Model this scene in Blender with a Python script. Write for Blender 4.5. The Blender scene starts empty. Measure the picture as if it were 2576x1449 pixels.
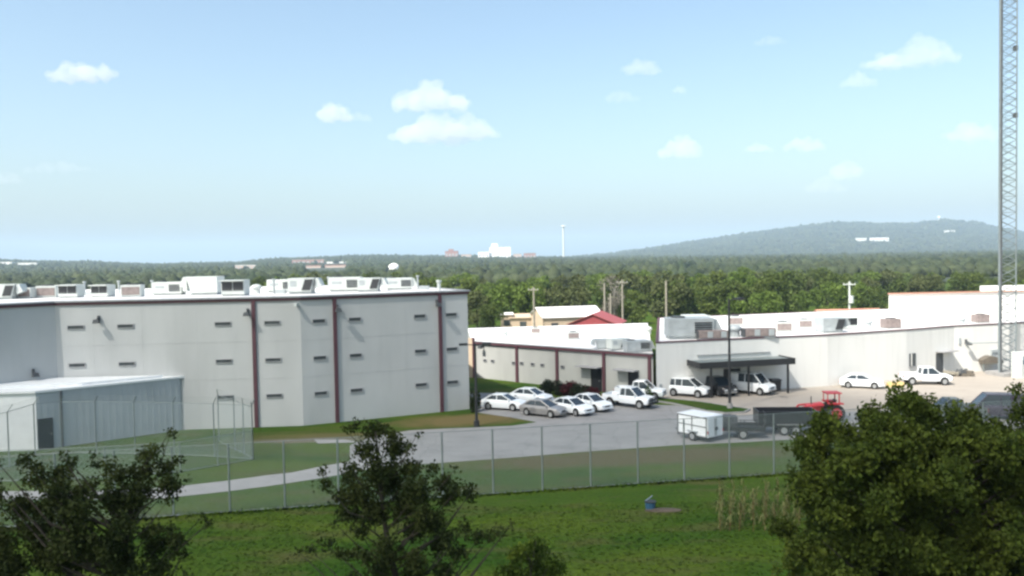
import bpy, bmesh, math, random
import numpy as np
from mathutils import Vector, Matrix, noise
R = math.radians
rnd = random.Random(7)
sc = bpy.context.scene
col = sc.collection

# ------------------------------------------------------------------ camera
H, F, W0, H0 = 13.5, 2100.0, 2576.0, 1449.0      # eye height, focal length for a 2576 px wide picture
PITCH = math.atan(76.5 / F); ROLL = math.atan(0.018)
fwd = Vector((0, math.cos(PITCH), -math.sin(PITCH)))
r0 = Vector((1, 0, 0)); u0 = r0.cross(fwd)
cr = math.cos(ROLL) * r0 - math.sin(ROLL) * u0
cu = math.sin(ROLL) * r0 + math.cos(ROLL) * u0
CAM = Vector((0, 0, H))
cd = bpy.data.cameras.new('camera'); cam = bpy.data.objects.new('camera', cd); col.objects.link(cam)
m = Matrix.Identity(4)
for i in range(3):
    m[i][0] = cr[i]; m[i][1] = cu[i]; m[i][2] = -fwd[i]; m[i][3] = CAM[i]
cam.matrix_world = m
cd.sensor_width = 36; cd.lens = 36 * F / W0; cd.clip_end = 40000; cd.clip_start = 0.1
sc.camera = cam

def ray(px, py): return fwd * F + cr * (px - W0 / 2) - cu * (py - H0 / 2)
def at(px, py, z=0.0):
    d = ray(px, py); t = (z - H) / d.z
    return CAM + d * t
def atY(px, py, Y):
    d = ray(px, py); return CAM + d * (Y / d.y)
def gx(px, Y):                       # ground point at distance Y under picture column px (near the horizon)
    p = atY(px, 760, Y); return Vector((p.x, Y, 0))

# ------------------------------------------------------------------ materials
def mat(name, c, rough=0.7, metal=0.0, var=0.12, scale=2.0, c2=None, bump=0.0, bscale=20, coord='Object', stretch=(1, 1, 1), detail=5, spec=None):
    M = bpy.data.materials.new(name); M.use_nodes = True
    nt = M.node_tree; b = nt.nodes['Principled BSDF']
    b.inputs['Roughness'].default_value = rough; b.inputs['Metallic'].default_value = metal
    if spec is not None: b.inputs['Specular IOR Level'].default_value = spec
    tc = nt.nodes.new('ShaderNodeTexCoord'); mp = nt.nodes.new('ShaderNodeMapping')
    mp.inputs['Scale'].default_value = stretch
    nt.links.new(tc.outputs[coord], mp.inputs['Vector'])
    n = nt.nodes.new('ShaderNodeTexNoise'); n.inputs['Scale'].default_value = scale; n.inputs['Detail'].default_value = detail
    nt.links.new(mp.outputs[0], n.inputs['Vector'])
    mr = nt.nodes.new('ShaderNodeMapRange'); mr.inputs[1].default_value = 0.3; mr.inputs[2].default_value = 0.7
    nt.links.new(n.outputs['Fac'], mr.inputs[0])
    mx = nt.nodes.new('ShaderNodeMix'); mx.data_type = 'RGBA'
    if c2 is None: c2 = tuple(min(1, v * (1 + var)) for v in c); c1 = tuple(v * (1 - var) for v in c)
    else: c1 = c
    mx.inputs[6].default_value = (*c1, 1); mx.inputs[7].default_value = (*c2, 1)
    nt.links.new(mr.outputs[0], mx.inputs[0]); nt.links.new(mx.outputs[2], b.inputs['Base Color'])
    if bump:
        n2 = nt.nodes.new('ShaderNodeTexNoise'); n2.inputs['Scale'].default_value = bscale; n2.inputs['Detail'].default_value = 6
        nt.links.new(mp.outputs[0], n2.inputs['Vector'])
        bp = nt.nodes.new('ShaderNodeBump'); bp.inputs['Strength'].default_value = bump; bp.inputs['Distance'].default_value = 0.05
        nt.links.new(n2.outputs['Fac'], bp.inputs['Height']); nt.links.new(bp.outputs[0], b.inputs['Normal'])
    M['mix'] = mx.name
    return M

def leaf_mat(name, a, b_, scale=0.6, trans=0.25):
    M = mat(name, a, 0.75, c2=b_, scale=scale, detail=4, spec=0.15)
    nt = M.node_tree; b = nt.nodes['Principled BSDF']; out = nt.nodes['Material Output']
    # every leaf clump (mesh island) differs a little in brightness
    geo = nt.nodes.new('ShaderNodeNewGeometry')
    mr = nt.nodes.new('ShaderNodeMapRange'); mr.inputs[3].default_value = 0.68; mr.inputs[4].default_value = 1.32
    nt.links.new(geo.outputs['Random Per Island'], mr.inputs[0])
    vm = nt.nodes.new('ShaderNodeVectorMath'); vm.operation = 'SCALE'
    mx = nt.nodes[M['mix']]
    nt.links.new(mx.outputs[2], vm.inputs[0]); nt.links.new(mr.outputs[0], vm.inputs['Scale'])
    nt.links.new(vm.outputs[0], b.inputs['Base Color'])
    t = nt.nodes.new('ShaderNodeBsdfTranslucent'); nt.links.new(vm.outputs[0], t.inputs['Color'])
    ms = nt.nodes.new('ShaderNodeMixShader'); ms.inputs[0].default_value = trans
    nt.links.new(b.outputs[0], ms.inputs[1]); nt.links.new(t.outputs[0], ms.inputs[2]); nt.links.new(ms.outputs[0], out.inputs['Surface'])
    return M

M = {}
M['concrete'] = mat('precast_concrete', (0.44, 0.45, 0.445), 0.85, var=0.07, scale=0.35, stretch=(1, 1, 0.35), bump=0.15, bscale=6)
M['cream'] = mat('cream_masonry', (0.64, 0.635, 0.61), 0.85, var=0.05, scale=0.3, stretch=(1, 1, 0.4), bump=0.15, bscale=6)
M['wing'] = mat('pale_masonry', (0.36, 0.365, 0.35), 0.85, var=0.07, scale=0.4, stretch=(1, 1, 0.4), bump=0.15, bscale=6)
M['roofwhite'] = mat('white_roof_membrane', (0.70, 0.69, 0.68), 0.8, var=0.10, scale=0.25)
M['red'] = mat('maroon_paint', (0.085, 0.032, 0.042), 0.6, var=0.12)
M['coping'] = mat('grey_coping', (0.32, 0.32, 0.33), 0.5, 0.2)
M['glassdark'] = mat('dark_glass', (0.06, 0.07, 0.075), 0.25, var=0.2)
M['black'] = mat('black_metal', (0.02, 0.021, 0.023), 0.5)
M['darkgrey'] = mat('dark_grey_metal', (0.06, 0.065, 0.07), 0.55)
M['galv'] = mat('galvanised_steel', (0.20, 0.235, 0.235), 0.5, 0.4)
M['mastgrey'] = mat('weathered_mast_steel', (0.17, 0.20, 0.21), 0.6, 0.2)
M['unit'] = mat('off_white_sheet_metal', (0.52, 0.55, 0.53), 0.55, 0.0, var=0.08, scale=1.2)
M['unitgrey'] = mat('grey_sheet_metal', (0.34, 0.37, 0.38), 0.55, 0.1)
M['louver'] = mat('dark_louvre', (0.03, 0.032, 0.035), 0.6)
M['rust'] = mat('brown_coil_metal', (0.22, 0.18, 0.17), 0.7, var=0.2, scale=3)
M['annexside'] = mat('blue_grey_metal_siding', (0.37, 0.40, 0.415), 0.6, 0.0, var=0.05, scale=0.8)  # the long side's shade is put into a darker, bluer siding colour
M['annexwhite'] = mat('white_metal_siding', (0.66, 0.68, 0.69), 0.55, var=0.05)
M['carwhite'] = mat('white_car_paint', (0.72, 0.75, 0.77), 0.25, var=0.02)
M['carsilver'] = mat('silver_brown_paint', (0.27, 0.265, 0.265), 0.3, 0.3, var=0.03)
M['carblack'] = mat('black_paint', (0.02, 0.021, 0.025), 0.3, var=0.03)
M['carpurple'] = mat('dark_plum_paint', (0.04, 0.032, 0.05), 0.3, var=0.03)
M['carolive'] = mat('grey_green_paint', (0.09, 0.105, 0.10), 0.4, var=0.03)
M['tyre'] = mat('tyre_rubber', (0.015, 0.015, 0.015), 0.85)
M['rim'] = mat('alloy_rim', (0.42, 0.43, 0.44), 0.35, 0.6)
M['chrome'] = mat('bright_trim', (0.4, 0.4, 0.4), 0.3, 0.7)
M['lamp'] = mat('headlamp_lens', (0.6, 0.62, 0.62), 0.15)
M['tail'] = mat('tail_lamp_lens', (0.35, 0.02, 0.02), 0.25)
M['carglass'] = mat('car_glass', (0.025, 0.035, 0.045), 0.08, var=0.1)
M['redpaint'] = mat('red_machine_paint', (0.42, 0.03, 0.035), 0.45, var=0.1)
M['redroof'] = mat('red_metal_roof', (0.30, 0.06, 0.055), 0.5, var=0.08)
M['redwall'] = mat('red_metal_wall', (0.24, 0.04, 0.045), 0.55, var=0.08)
M['tan'] = mat('tan_siding', (0.47, 0.37, 0.27), 0.8, var=0.06)
M['orange'] = mat('orange_roofing', (0.45, 0.22, 0.15), 0.8, var=0.1)
M['wood'] = mat('weathered_pole_wood', (0.24, 0.22, 0.18), 0.9, var=0.15)
M['bark'] = mat('tree_bark', (0.028, 0.023, 0.017), 0.95, var=0.3, scale=4, bump=0.5)
M['greybark'] = mat('dead_wood_grey', (0.24, 0.22, 0.20), 0.9, var=0.2)
M['brick'] = mat('far_brick', (0.30, 0.15, 0.12), 0.9, var=0.1, scale=0.05)
M['farwhite'] = mat('far_white_wall', (0.80, 0.79, 0.76), 0.8, var=0.04, scale=0.05)
M['fartan'] = mat('far_tan_wall', (0.48, 0.36, 0.30), 0.8, var=0.08, scale=0.05)
M['bluep'] = mat('blue_plastic', (0.03, 0.09, 0.16), 0.4)
M['yellow'] = mat('yellow_plastic', (0.50, 0.38, 0.16), 0.5)
M['soil'] = mat('bare_soil', (0.07, 0.055, 0.04), 0.95, var=0.3, scale=2)  # dark colour standing in for shade beside the blue tub
M['tarp'] = mat('brown_tarpaulin', (0.11, 0.095, 0.075), 0.7, var=0.2)
M['straw'] = leaf_mat('dry_corn_leaf', (0.16, 0.15, 0.065), (0.09, 0.12, 0.035), 3.0)
M['strawred'] = leaf_mat('dry_corn_base', (0.17, 0.10, 0.05), (0.14, 0.10, 0.04), 3.0)
M['asphalt'] = mat('car_park_concrete', (0.225, 0.222, 0.218), 0.9, var=0.10, scale=0.35, bump=0.1, bscale=30)
M['drive'] = mat('driveway_concrete', (0.31, 0.275, 0.235), 0.9, var=0.06, scale=0.25, bump=0.1, bscale=30)
M['path'] = mat('footpath_concrete', (0.27, 0.265, 0.26), 0.9, var=0.08, scale=0.8)
M['juniper'] = leaf_mat('juniper_leaves', (0.015, 0.026, 0.006), (0.038, 0.048, 0.010), 1.3)
M['oakleaf'] = leaf_mat('dense_bush_leaves', (0.028, 0.048, 0.006), (0.066, 0.086, 0.011), 1.1)
M['limeleaf'] = leaf_mat('young_bush_leaves', (0.035, 0.065, 0.010), (0.085, 0.12, 0.012), 1.5)
TL = [leaf_mat('wood_leaves_%s' % n, a, b, 0.25) for n, a, b in (
    ('olive', (0.066, 0.096, 0.022), (0.115, 0.145, 0.034)),
    ('deep', (0.042, 0.070, 0.018), (0.090, 0.115, 0.028)),
    ('fresh', (0.070, 0.115, 0.022), (0.125, 0.175, 0.036)),
    ('dull', (0.064, 0.082, 0.032), (0.108, 0.122, 0.046)))]
M['greyleaf'] = leaf_mat('bare_grey_twigs', (0.15, 0.14, 0.11), (0.22, 0.20, 0.17), 0.4)
M['hedge'] = leaf_mat('dark_hedge_leaves', (0.014, 0.022, 0.010), (0.03, 0.04, 0.02), 1.5)
M['hedgered'] = leaf_mat('red_hedge_leaves', (0.05, 0.012, 0.014), (0.09, 0.02, 0.025), 1.5)
M['farwood'] = leaf_mat('far_wood_leaves', (0.018, 0.030, 0.016), (0.048, 0.058, 0.026), 0.012, 0.0)
M['farhill'] = mat('wooded_slope', (0.020, 0.032, 0.017), 0.95, c2=(0.045, 0.055, 0.026), scale=0.004, detail=10)

def wear(Mt, stretch, scale, lo, hi, dark):
    nt = Mt.node_tree; b = nt.nodes['Principled BSDF']; mx = nt.nodes[Mt['mix']]
    tc = nt.nodes.new('ShaderNodeTexCoord'); mp = nt.nodes.new('ShaderNodeMapping'); mp.inputs['Scale'].default_value = stretch
    n = nt.nodes.new('ShaderNodeTexNoise'); n.inputs['Scale'].default_value = scale; n.inputs['Detail'].default_value = 6
    nt.links.new(tc.outputs['Object'], mp.inputs[0]); nt.links.new(mp.outputs[0], n.inputs['Vector'])
    mr = nt.nodes.new('ShaderNodeMapRange'); mr.inputs[1].default_value = lo; mr.inputs[2].default_value = hi; mr.inputs[3].default_value = 1.0; mr.inputs[4].default_value = dark
    nt.links.new(n.outputs['Fac'], mr.inputs[0])
    vm = nt.nodes.new('ShaderNodeVectorMath'); vm.operation = 'SCALE'
    src = b.inputs['Base Color'].links[0].from_socket
    nt.links.new(src, vm.inputs[0]); nt.links.new(mr.outputs[0], vm.inputs['Scale']); nt.links.new(vm.outputs[0], b.inputs['Base Color'])
def cracks(Mt, scale, w_, dark):
    nt = Mt.node_tree; b = nt.nodes['Principled BSDF']; tc = nt.nodes.new('ShaderNodeTexCoord')
    n = nt.nodes.new('ShaderNodeTexNoise'); n.inputs['Scale'].default_value = 0.8; n.inputs['Detail'].default_value = 4; nt.links.new(tc.outputs['Object'], n.inputs['Vector'])
    ad = nt.nodes.new('ShaderNodeVectorMath'); ad.operation = 'ADD'; nt.links.new(tc.outputs['Object'], ad.inputs[0]); nt.links.new(n.outputs['Color'], ad.inputs[1])
    v = nt.nodes.new('ShaderNodeTexVoronoi'); v.feature = 'DISTANCE_TO_EDGE'; v.inputs['Scale'].default_value = scale; nt.links.new(ad.outputs[0], v.inputs['Vector'])
    mr = nt.nodes.new('ShaderNodeMapRange'); mr.inputs[1].default_value = 0; mr.inputs[2].default_value = w_; mr.inputs[3].default_value = dark; mr.inputs[4].default_value = 1.0
    nt.links.new(v.outputs['Distance'], mr.inputs[0]); vm = nt.nodes.new('ShaderNodeVectorMath'); vm.operation = 'SCALE'
    src = b.inputs['Base Color'].links[0].from_socket
    nt.links.new(src, vm.inputs[0]); nt.links.new(mr.outputs[0], vm.inputs['Scale']); nt.links.new(vm.outputs[0], b.inputs['Base Color'])
wear(M['concrete'], (1.0, 1.0, 0.14), .9, .52, .85, .90); wear(M['concrete'], (1, 1, .6), .25, .4, .8, .93)
wear(M['wing'], (1, 1, .15), 1.0, .5, .85, .90); wear(M['cream'], (2, 2, .15), 1.0, .5, .8, .92)
wear(M['asphalt'], (.35, 1, 1), 1.3, .5, .75, .80); wear(M['asphalt'], (1, 1, 1), 4.0, .58, .72, .85); cracks(M['asphalt'], .22, .012, .72)
wear(M['drive'], (.5, 1, 1), .9, .5, .8, .88); cracks(M['drive'], .2, .008, .8); wear(M['path'], (1, 1, 1), 2.0, .5, .75, .85)
wear(M['annexside'], (2, 2, .1), 1.5, .5, .8, .9); wear(M['roofwhite'], (1, 1, 1), .6, .5, .75, .86)

# lawn: mixed greens, with a straw-dry area beside the car park
def lawn_mat():
    X = bpy.data.materials.new('lawn_grass'); X.use_nodes = True; nt = X.node_tree; b = nt.nodes['Principled BSDF']
    b.inputs['Roughness'].default_value = 0.95; b.inputs['Specular IOR Level'].default_value = 0.1
    tc = nt.nodes.new('ShaderNodeTexCoord')
    def nz(s, d, st=(1, 1, 1)):
        mp = nt.nodes.new('ShaderNodeMapping'); mp.inputs['Scale'].default_value = st
        nt.links.new(tc.outputs['Object'], mp.inputs['Vector'])
        n = nt.nodes.new('ShaderNodeTexNoise'); n.inputs['Scale'].default_value = s; n.inputs['Detail'].default_value = d
        nt.links.new(mp.outputs[0], n.inputs['Vector']); return n.outputs['Fac']
    def ramp(v, a, b_):
        r = nt.nodes.new('ShaderNodeMapRange'); r.inputs[1].default_value = a; r.inputs[2].default_value = b_
        nt.links.new(v, r.inputs[0]); return r.outputs[0]
    def mix(f, a, b_):
        x = nt.nodes.new('ShaderNodeMix'); x.data_type = 'RGBA'; nt.links.new(f, x.inputs[0])
        for i, v in ((6, a), (7, b_)):
            if isinstance(v, tuple): x.inputs[i].default_value = (*v, 1)
            else: nt.links.new(v, x.inputs[i])
        return x.outputs[2]
    big = mix(ramp(nz(0.16, 5, (.5, 1.4, 1)), 0.38, 0.62), (0.023, 0.062, 0.004), (0.058, 0.092, 0.008))
    med = mix(ramp(nz(0.5, 7, (.45, 1.3, 1)), 0.50, 0.72), big, (0.070, 0.074, 0.022))
    fine = mix(ramp(nz(5.0, 6), 0.45, 0.85), med, (0.022, 0.034, 0.006))
    # dry ellipse(s)
    def ell(c, rx, ry, rot):
        mp = nt.nodes.new('ShaderNodeMapping'); mp.vector_type = 'TEXTURE'
        mp.inputs['Location'].default_value = (c.x, c.y, 0); mp.inputs['Rotation'].default_value = (0, 0, rot); mp.inputs['Scale'].default_value = (rx, ry, 1000)
        nt.links.new(tc.outputs['Object'], mp.inputs['Vector'])
        l = nt.nodes.new('ShaderNodeVectorMath'); l.operation = 'LENGTH'; nt.links.new(mp.outputs[0], l.inputs[0])
        a = nt.nodes.new('ShaderNodeMath'); a.operation = 'ADD'; nt.links.new(l.outputs['Value'], a.inputs[0])
        nn = nt.nodes.new('ShaderNodeMath'); nn.operation = 'MULTIPLY_ADD'; nt.links.new(nz(0.5, 5), nn.inputs[0]); nn.inputs[1].default_value = 0.9; nn.inputs[2].default_value = -0.45
        nt.links.new(nn.outputs[0], a.inputs[1])
        return ramp(a.outputs[0], 1.15, 0.55)
    cc = mix(ell(at(1180, 1056), 7.0, 2.6, 0.2), fine, (0.125, 0.098, 0.040))
    cc = mix(ell(at(900, 1095), 9.0, 1.2, 0.0), cc, (0.095, 0.088, 0.034))
    cc = mix(ell(at(1600, 1150), 14.0, 2.6, 0.1), cc, (0.078, 0.068, 0.030))
    cc = mix(ell(at(760, 1108), 5.0, 1.0, 0.0), cc, (0.13, 0.115, 0.08))
    nt.links.new(cc, b.inputs['Base Color'])
    bp = nt.nodes.new('ShaderNodeBump'); bp.inputs['Strength'].default_value = 0.6; bp.inputs['Distance'].default_value = 0.15
    nt.links.new(nz(3.0, 8), bp.inputs['Height']); nt.links.new(bp.outputs[0], b.inputs['Normal'])
    return X
M['lawn'] = lawn_mat()

# ------------------------------------------------------------------ mesh builder
class MB:
    def __init__(s): s.v = []; s.f = []
    def add(s, vs, fs):
        o = len(s.v); s.v += [tuple(v) for v in vs]; s.f += [tuple(i + o for i in f) for f in fs]; return s
    def box(s, c, d, rz=0.0, taper=1.0):
        x, y, z = d[0] / 2, d[1] / 2, d[2] / 2; vs = []
        for k, (sx, sy, sz) in enumerate(((-1, -1, -1), (1, -1, -1), (1, 1, -1), (-1, 1, -1), (-1, -1, 1), (1, -1, 1), (1, 1, 1), (-1, 1, 1))):
            t = taper if sz > 0 else 1.0
            px, py = sx * x * t, sy * y * t
            vs.append((c[0] + px * math.cos(rz) - py * math.sin(rz), c[1] + px * math.sin(rz) + py * math.cos(rz), c[2] + sz * z))
        return s.add(vs, [(0, 3, 2, 1), (4, 5, 6, 7), (0, 1, 5, 4), (1, 2, 6, 5), (2, 3, 7, 6), (3, 0, 4, 7)])
    def prism(s, poly, z0, z1):
        n = len(poly)
        area = sum(poly[i][0] * poly[(i + 1) % n][1] - poly[(i + 1) % n][0] * poly[i][1] for i in range(n))
        if area < 0: poly = list(reversed(poly))
        vs = [(p[0], p[1], z0) for p in poly] + [(p[0], p[1], z1) for p in poly]
        fs = [tuple(range(n - 1, -1, -1)), tuple(range(n, 2 * n))] + [(i, (i + 1) % n, n + (i + 1) % n, n + i) for i in range(n)]
        return s.add(vs, fs)
    def bar(s, p, q, r, r2=None, n=6):
        p, q = Vector(p), Vector(q); r2 = r if r2 is None else r2
        d = (q - p).normalized(); a = d.orthogonal().normalized(); b = d.cross(a); vs = []
        for c, rr in ((p, r), (q, r2)):
            for i in range(n):
                t = 2 * math.pi * i / n; vs.append(c + a * math.cos(t) * rr + b * math.sin(t) * rr)
        fs = [(i, (i + 1) % n, n + (i + 1) % n, n + i) for i in range(n)] + [tuple(range(n - 1, -1, -1)), tuple(range(n, 2 * n))]
        return s.add(vs, fs)
    def loft(s, secs):
        n = len(secs[0]); vs = [v for sec in secs for v in sec]
        fs = [(k * n + i, k * n + (i + 1) % n, (k + 1) * n + (i + 1) % n, (k + 1) * n + i) for k in range(len(secs) - 1) for i in range(n)]
        fs += [tuple(range(n - 1, -1, -1)), tuple((len(secs) - 1) * n + i for i in range(n))]
        return s.add(vs, fs)
    def ball(s, c, r, sub=1, sq=(1, 1, 1)):
        bm = bmesh.new(); bmesh.ops.create_icosphere(bm, subdivisions=sub, radius=r)
        vs = [(c[0] + v.co.x * sq[0], c[1] + v.co.y * sq[1], c[2] + v.co.z * sq[2]) for v in bm.verts]
        fs = [tuple(v.index for v in f.verts) for f in bm.faces]; bm.free(); return s.add(vs, fs)
    def build(s, name, mt, parent=None, smooth=False, bevel=0.0):
        me = bpy.data.meshes.new(name); me.from_pydata(s.v, [], s.f); me.update()
        if mt: me.materials.append(M[mt] if isinstance(mt, str) else mt)
        if smooth: me.shade_smooth()
        o = bpy.data.objects.new(name, me); col.objects.link(o)
        if parent: o.parent = parent
        if bevel:
            b = o.modifiers.new('bevel', 'BEVEL'); b.width = bevel; b.segments = 2; b.limit_method = 'ANGLE'
        return o

def tag(o, label, cat, group=None, kind=None):
    if label: o['label'] = label
    if cat: o['category'] = cat
    if group: o['group'] = group
    if kind: o['kind'] = kind
    return o
def thing(name, label, cat, loc=(0, 0, 0), rz=0.0, group=None):
    o = bpy.data.objects.new(name, None); col.objects.link(o); o.location = loc; o.rotation_euler = (0, 0, rz)
    o.empty_display_size = 0.3
    return tag(o, label, cat, group)
def structure(o): o['kind'] = 'structure'; return o
def copy_tree(o, parent=None, first=True):
    kids = list(o.children); c = o.copy(); col.objects.link(c)
    if parent: c.parent = parent
    for k in kids: copy_tree(k, c)
    return c
def np_mesh(name, V, nquad, mt):
    """V: (n*4,3) array of quads"""
    me = bpy.data.meshes.new(name); n = len(V)
    me.vertices.add(n); me.vertices.foreach_set('co', V.astype(np.float32).ravel())
    me.loops.add(n); me.loops.foreach_set('vertex_index', np.arange(n, dtype=np.int32))
    me.polygons.add(n // 4); me.polygons.foreach_set('loop_start', np.arange(0, n, 4, dtype=np.int32))
    me.polygons.foreach_set('loop_total', np.full(n // 4, 4, dtype=np.int32))
    me.update(calc_edges=True); me.materials.append(mt); return me

# ------------------------------------------------------------------ sun, sky
SUN_EL, SUN_AZ = R(50), math.atan2(-0.714, -0.70)         # the sun stands behind the viewer, to the left
sdir = Vector((math.cos(SUN_EL) * math.cos(SUN_AZ), math.cos(SUN_EL) * math.sin(SUN_AZ), math.sin(SUN_EL)))
sl = bpy.data.lights.new('sun', 'SUN'); sl.energy = 4.6; sl.angle = R(0.53); sl.color = (1.0, 0.955, 0.88)
so = bpy.data.objects.new('sun', sl); col.objects.link(so); so.rotation_euler = sdir.to_track_quat('Z', 'Y').to_euler(); so.location = (0, 0, 60)
w = bpy.data.worlds.new('World'); sc.world = w; w.use_nodes = True
nt = w.node_tree; bg = nt.nodes['Background']
sky = nt.nodes.new('ShaderNodeTexSky'); sky.sky_type = 'NISHITA'; sky.sun_disc = False
sky.sun_elevation = SUN_EL; sky.sun_rotation = math.atan2(sdir.x, sdir.y)
sky.air_density = 1.0; sky.dust_density = 3.7; sky.ozone_density = 1.0; sky.altitude = 200
wb = nt.nodes.new('ShaderNodeMix'); wb.data_type = 'RGBA'; wb.blend_type = 'MULTIPLY'; wb.inputs[0].default_value = 1.0; wb.inputs[7].default_value = (1.0, 1.04, 0.97, 1)   # camera white balance
nt.links.new(sky.outputs[0], wb.inputs[6]); nt.links.new(wb.outputs[2], bg.inputs[0]); bg.inputs[1].default_value = 0.127
sc.view_settings.view_transform = 'Standard'; sc.view_settings.look = 'None'
sc.view_settings.exposure = 1.0; sc.view_settings.gamma = 1

# ------------------------------------------------------------------ setting: ground, paving
g = MB().add([(-9000, -600, 0), (9000, -600, 0), (9000, 11000, 0), (-9000, 11000, 0)], [(0, 1, 2, 3)]).build('ground', 'lawn'); structure(g)
def sheet(name, mt, pts, z):
    P = [at(x, y) if not isinstance(x, tuple) else Vector((*x, 0)) for x, y in pts]
    mb = MB().add([(p.x, p.y, z) for p in P], [tuple(range(len(P)))])
    o = mb.build(name, mt); me = o.data
    if me.polygons[0].normal.z < 0: me.flip_normals()
    return structure(o)
sheet('car_park', 'asphalt', [(1030, 1083), (1120, 1078), (1202, 1075), (1290, 1071), (1350, 1062), (1285, 1050), (1215, 1040), (1185, 1035), (1180, 988), (1300, 990),
      (1420, 1003), (1560, 1012), (1640, 1018), (1700, 1020), (1800, 1040), (1880, 1045), (2000, 1030), (2600, 1010), (2750, 1060), (2750, 1130), (2300, 1105), (2031, 1104), (1860, 1113),
      (1689, 1121), (1476, 1136), (1280, 1152), (1090, 1166), (960, 1172), (880, 1168), (880, 1120), (940, 1098)], 0.006)
sheet('driveway', 'drive', [(1640, 1000), (1700, 1008), (1760, 1018), (1815, 1034), (1850, 1046), (2000, 1038), (2200, 1034), (2400, 1030), (2800, 1020), (3100, 900), (2576, 918), (2300, 930), (2040, 945), (1700, 960)], 0.010)
sheet('footpath', 'path', [(-260, 1232), (0, 1236), (180, 1236), (300, 1234), (422, 1227), (560, 1211), (671, 1196), (735, 1189), (796, 1176), (885, 1160), (960, 1150), (990, 1166), (940, 1178), (870, 1192),
      (796, 1205), (671, 1224), (560, 1238), (410, 1254), (200, 1258), (0, 1256), (-260, 1252)], 0.014)
sheet('doorstep_slab', 'path', [(790, 1106), (870, 1106), (905, 1113), (800, 1116)], 0.014)
# grassy traffic island with a kerb round it
isl = [(1640, 1003), (1690, 1007), (1745, 1012), (1790, 1018), (1835, 1026), (1884, 1032), (1870, 1039), (1825, 1041), (1780, 1036), (1735, 1026), (1690, 1016), (1645, 1010)]
P = [at(*p) for p in isl]
MB().prism([(p.x, p.y) for p in P], 0.0, 0.13).build('grass_island', 'lawn')['kind'] = 'structure'
cen = sum(P, Vector()) / len(P)
kerb = MB()
for i in range(len(P)):
    a, b = P[i], P[(i + 1) % len(P)]; d = (b - a); L = d.length; mid = (a + b) / 2
    nrm = Vector((d.y, -d.x, 0)).normalized(); nrm = nrm if nrm.dot(mid - cen) > 0 else -nrm
    kerb.box((mid.x + nrm.x * 0.08, mid.y + nrm.y * 0.08, 0.06), (L - 0.01, 0.15, 0.16), math.atan2(d.y, d.x))
structure(kerb.build('kerb', 'path'))

# ------------------------------------------------------------------ walls helper
def wall_frame(a, b):
    """local x from a to b; outward = towards the viewer"""
    d = (b - a); L = Vector((d.x, d.y, 0)).length; ang = math.atan2(d.y, d.x); return L, ang
def on_wall(a, b, px):
    """point on the ground line a-b under picture column px"""
    lo, hi = -0.2, 1.2
    def col_of(t):
        p = a.lerp(b, t) - CAM; p.z = 6 - H
        return p.dot(cr) / p.dot(fwd) * F + W0 / 2
    for _ in range(40):
        mid = (lo + hi) / 2
        if col_of(mid) < px: lo = mid
        else: hi = mid
    return a.lerp(b, (lo + hi) / 2)
def out_n(a, b):
    d = (b - a).normalized(); n = Vector((d.y, -d.x, 0)); n.normalize(); return n if n.dot(a - Vector((0, 0, 0))) < 0 else -n

def window_slot(parent, a, b, px, z, wd, hg, recess=True):
    p = on_wall(a, b, px); n = out_n(a, b); ang = math.atan2(b.y - a.y, b.x - a.x)
    c = p + n * 0.03; fr = MB(); t = 0.05
    def bx(dx, dz, sx, sz, dep, off):
        q = c + Vector((math.cos(ang), math.sin(ang), 0)) * dx + n * off
        return (q.x, q.y, z + dz), (sx, dep, sz)
    f = MB()
    for dx, dz, sx, sz in ((0, hg / 2 + t / 2, wd + 2 * t, t), (0, -hg / 2 - t / 2, wd + 2 * t, t), (-wd / 2 - t / 2, 0, t, hg), (wd / 2 + t / 2, 0, t, hg)):
        cc, dd = bx(dx, dz, sx, sz, 0.10, 0.0); f.box(cc, dd, ang)
    o = f.build('window', 'coping', parent)
    cc, dd = bx(0, 0, wd, hg, 0.03, -0.02); MB().box(cc, dd, ang).build('pane', 'glassdark', o)
    return o

def flood(parent, p, n, z):
    f = MB(); f.box((p.x + n.x * 0.12, p.y + n.y * 0.12, z), (0.14, 0.24, 0.5), math.atan2(n.y, n.x) + math.pi / 2)
    f.bar((p.x, p.y, z + 0.15), (p.x + n.x * 0.5, p.y + n.y * 0.5, z - 0.05), 0.06)
    f.box((p.x + n.x * 0.6, p.y + n.y * 0.6, z - 0.18), (0.5, 0.4, 0.3), math.atan2(n.y, n.x) + math.pi / 2, 0.7)
    f.build('floodlight', 'darkgrey', parent)

# ------------------------------------------------------------------ tall concrete building
TB = thing('cell_block', 'tall grey concrete building with maroon pilasters, slot windows and white flat roof', 'building')
hT = 10.58
def gp(px, Y):
    p = gx(px, Y); return p
B0 = gp(-420, 56.5); B1 = gp(138, 66.6); B2 = gp(755, 68.2); B3 = gp(1176, 74.4)
nF2 = out_n(B2, B3)
B4 = B3 - nF2 * 24 + Vector((0, 0, 0)); B5 = Vector((-70, 98, 0)); B6 = Vector((-75, 50, 0))
foot = [B0, B1, B2, B3, B4, B5, B6]
MB().prism([(p.x, p.y) for p in foot], 0, hT - 0.25).build('wall', 'concrete', TB)
def inset(poly, d):
    n = len(poly); out = []
    for i in range(n):
        a, b, c = poly[i - 1], poly[i], poly[(i + 1) % n]
        d1 = (b - a).normalized(); d2 = (c - b).normalized()
        n1 = Vector((-d1.y, d1.x, 0)); n2 = Vector((-d2.y, d2.x, 0)); k = (n1 + n2).normalized()
        out.append(b + k * d / max(0.4, k.dot(n1)))
    return out
area = sum(foot[i].x * foot[(i + 1) % 7].y - foot[(i + 1) % 7].x * foot[i].y for i in range(7))
sg = 1 if area > 0 else -1
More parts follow.
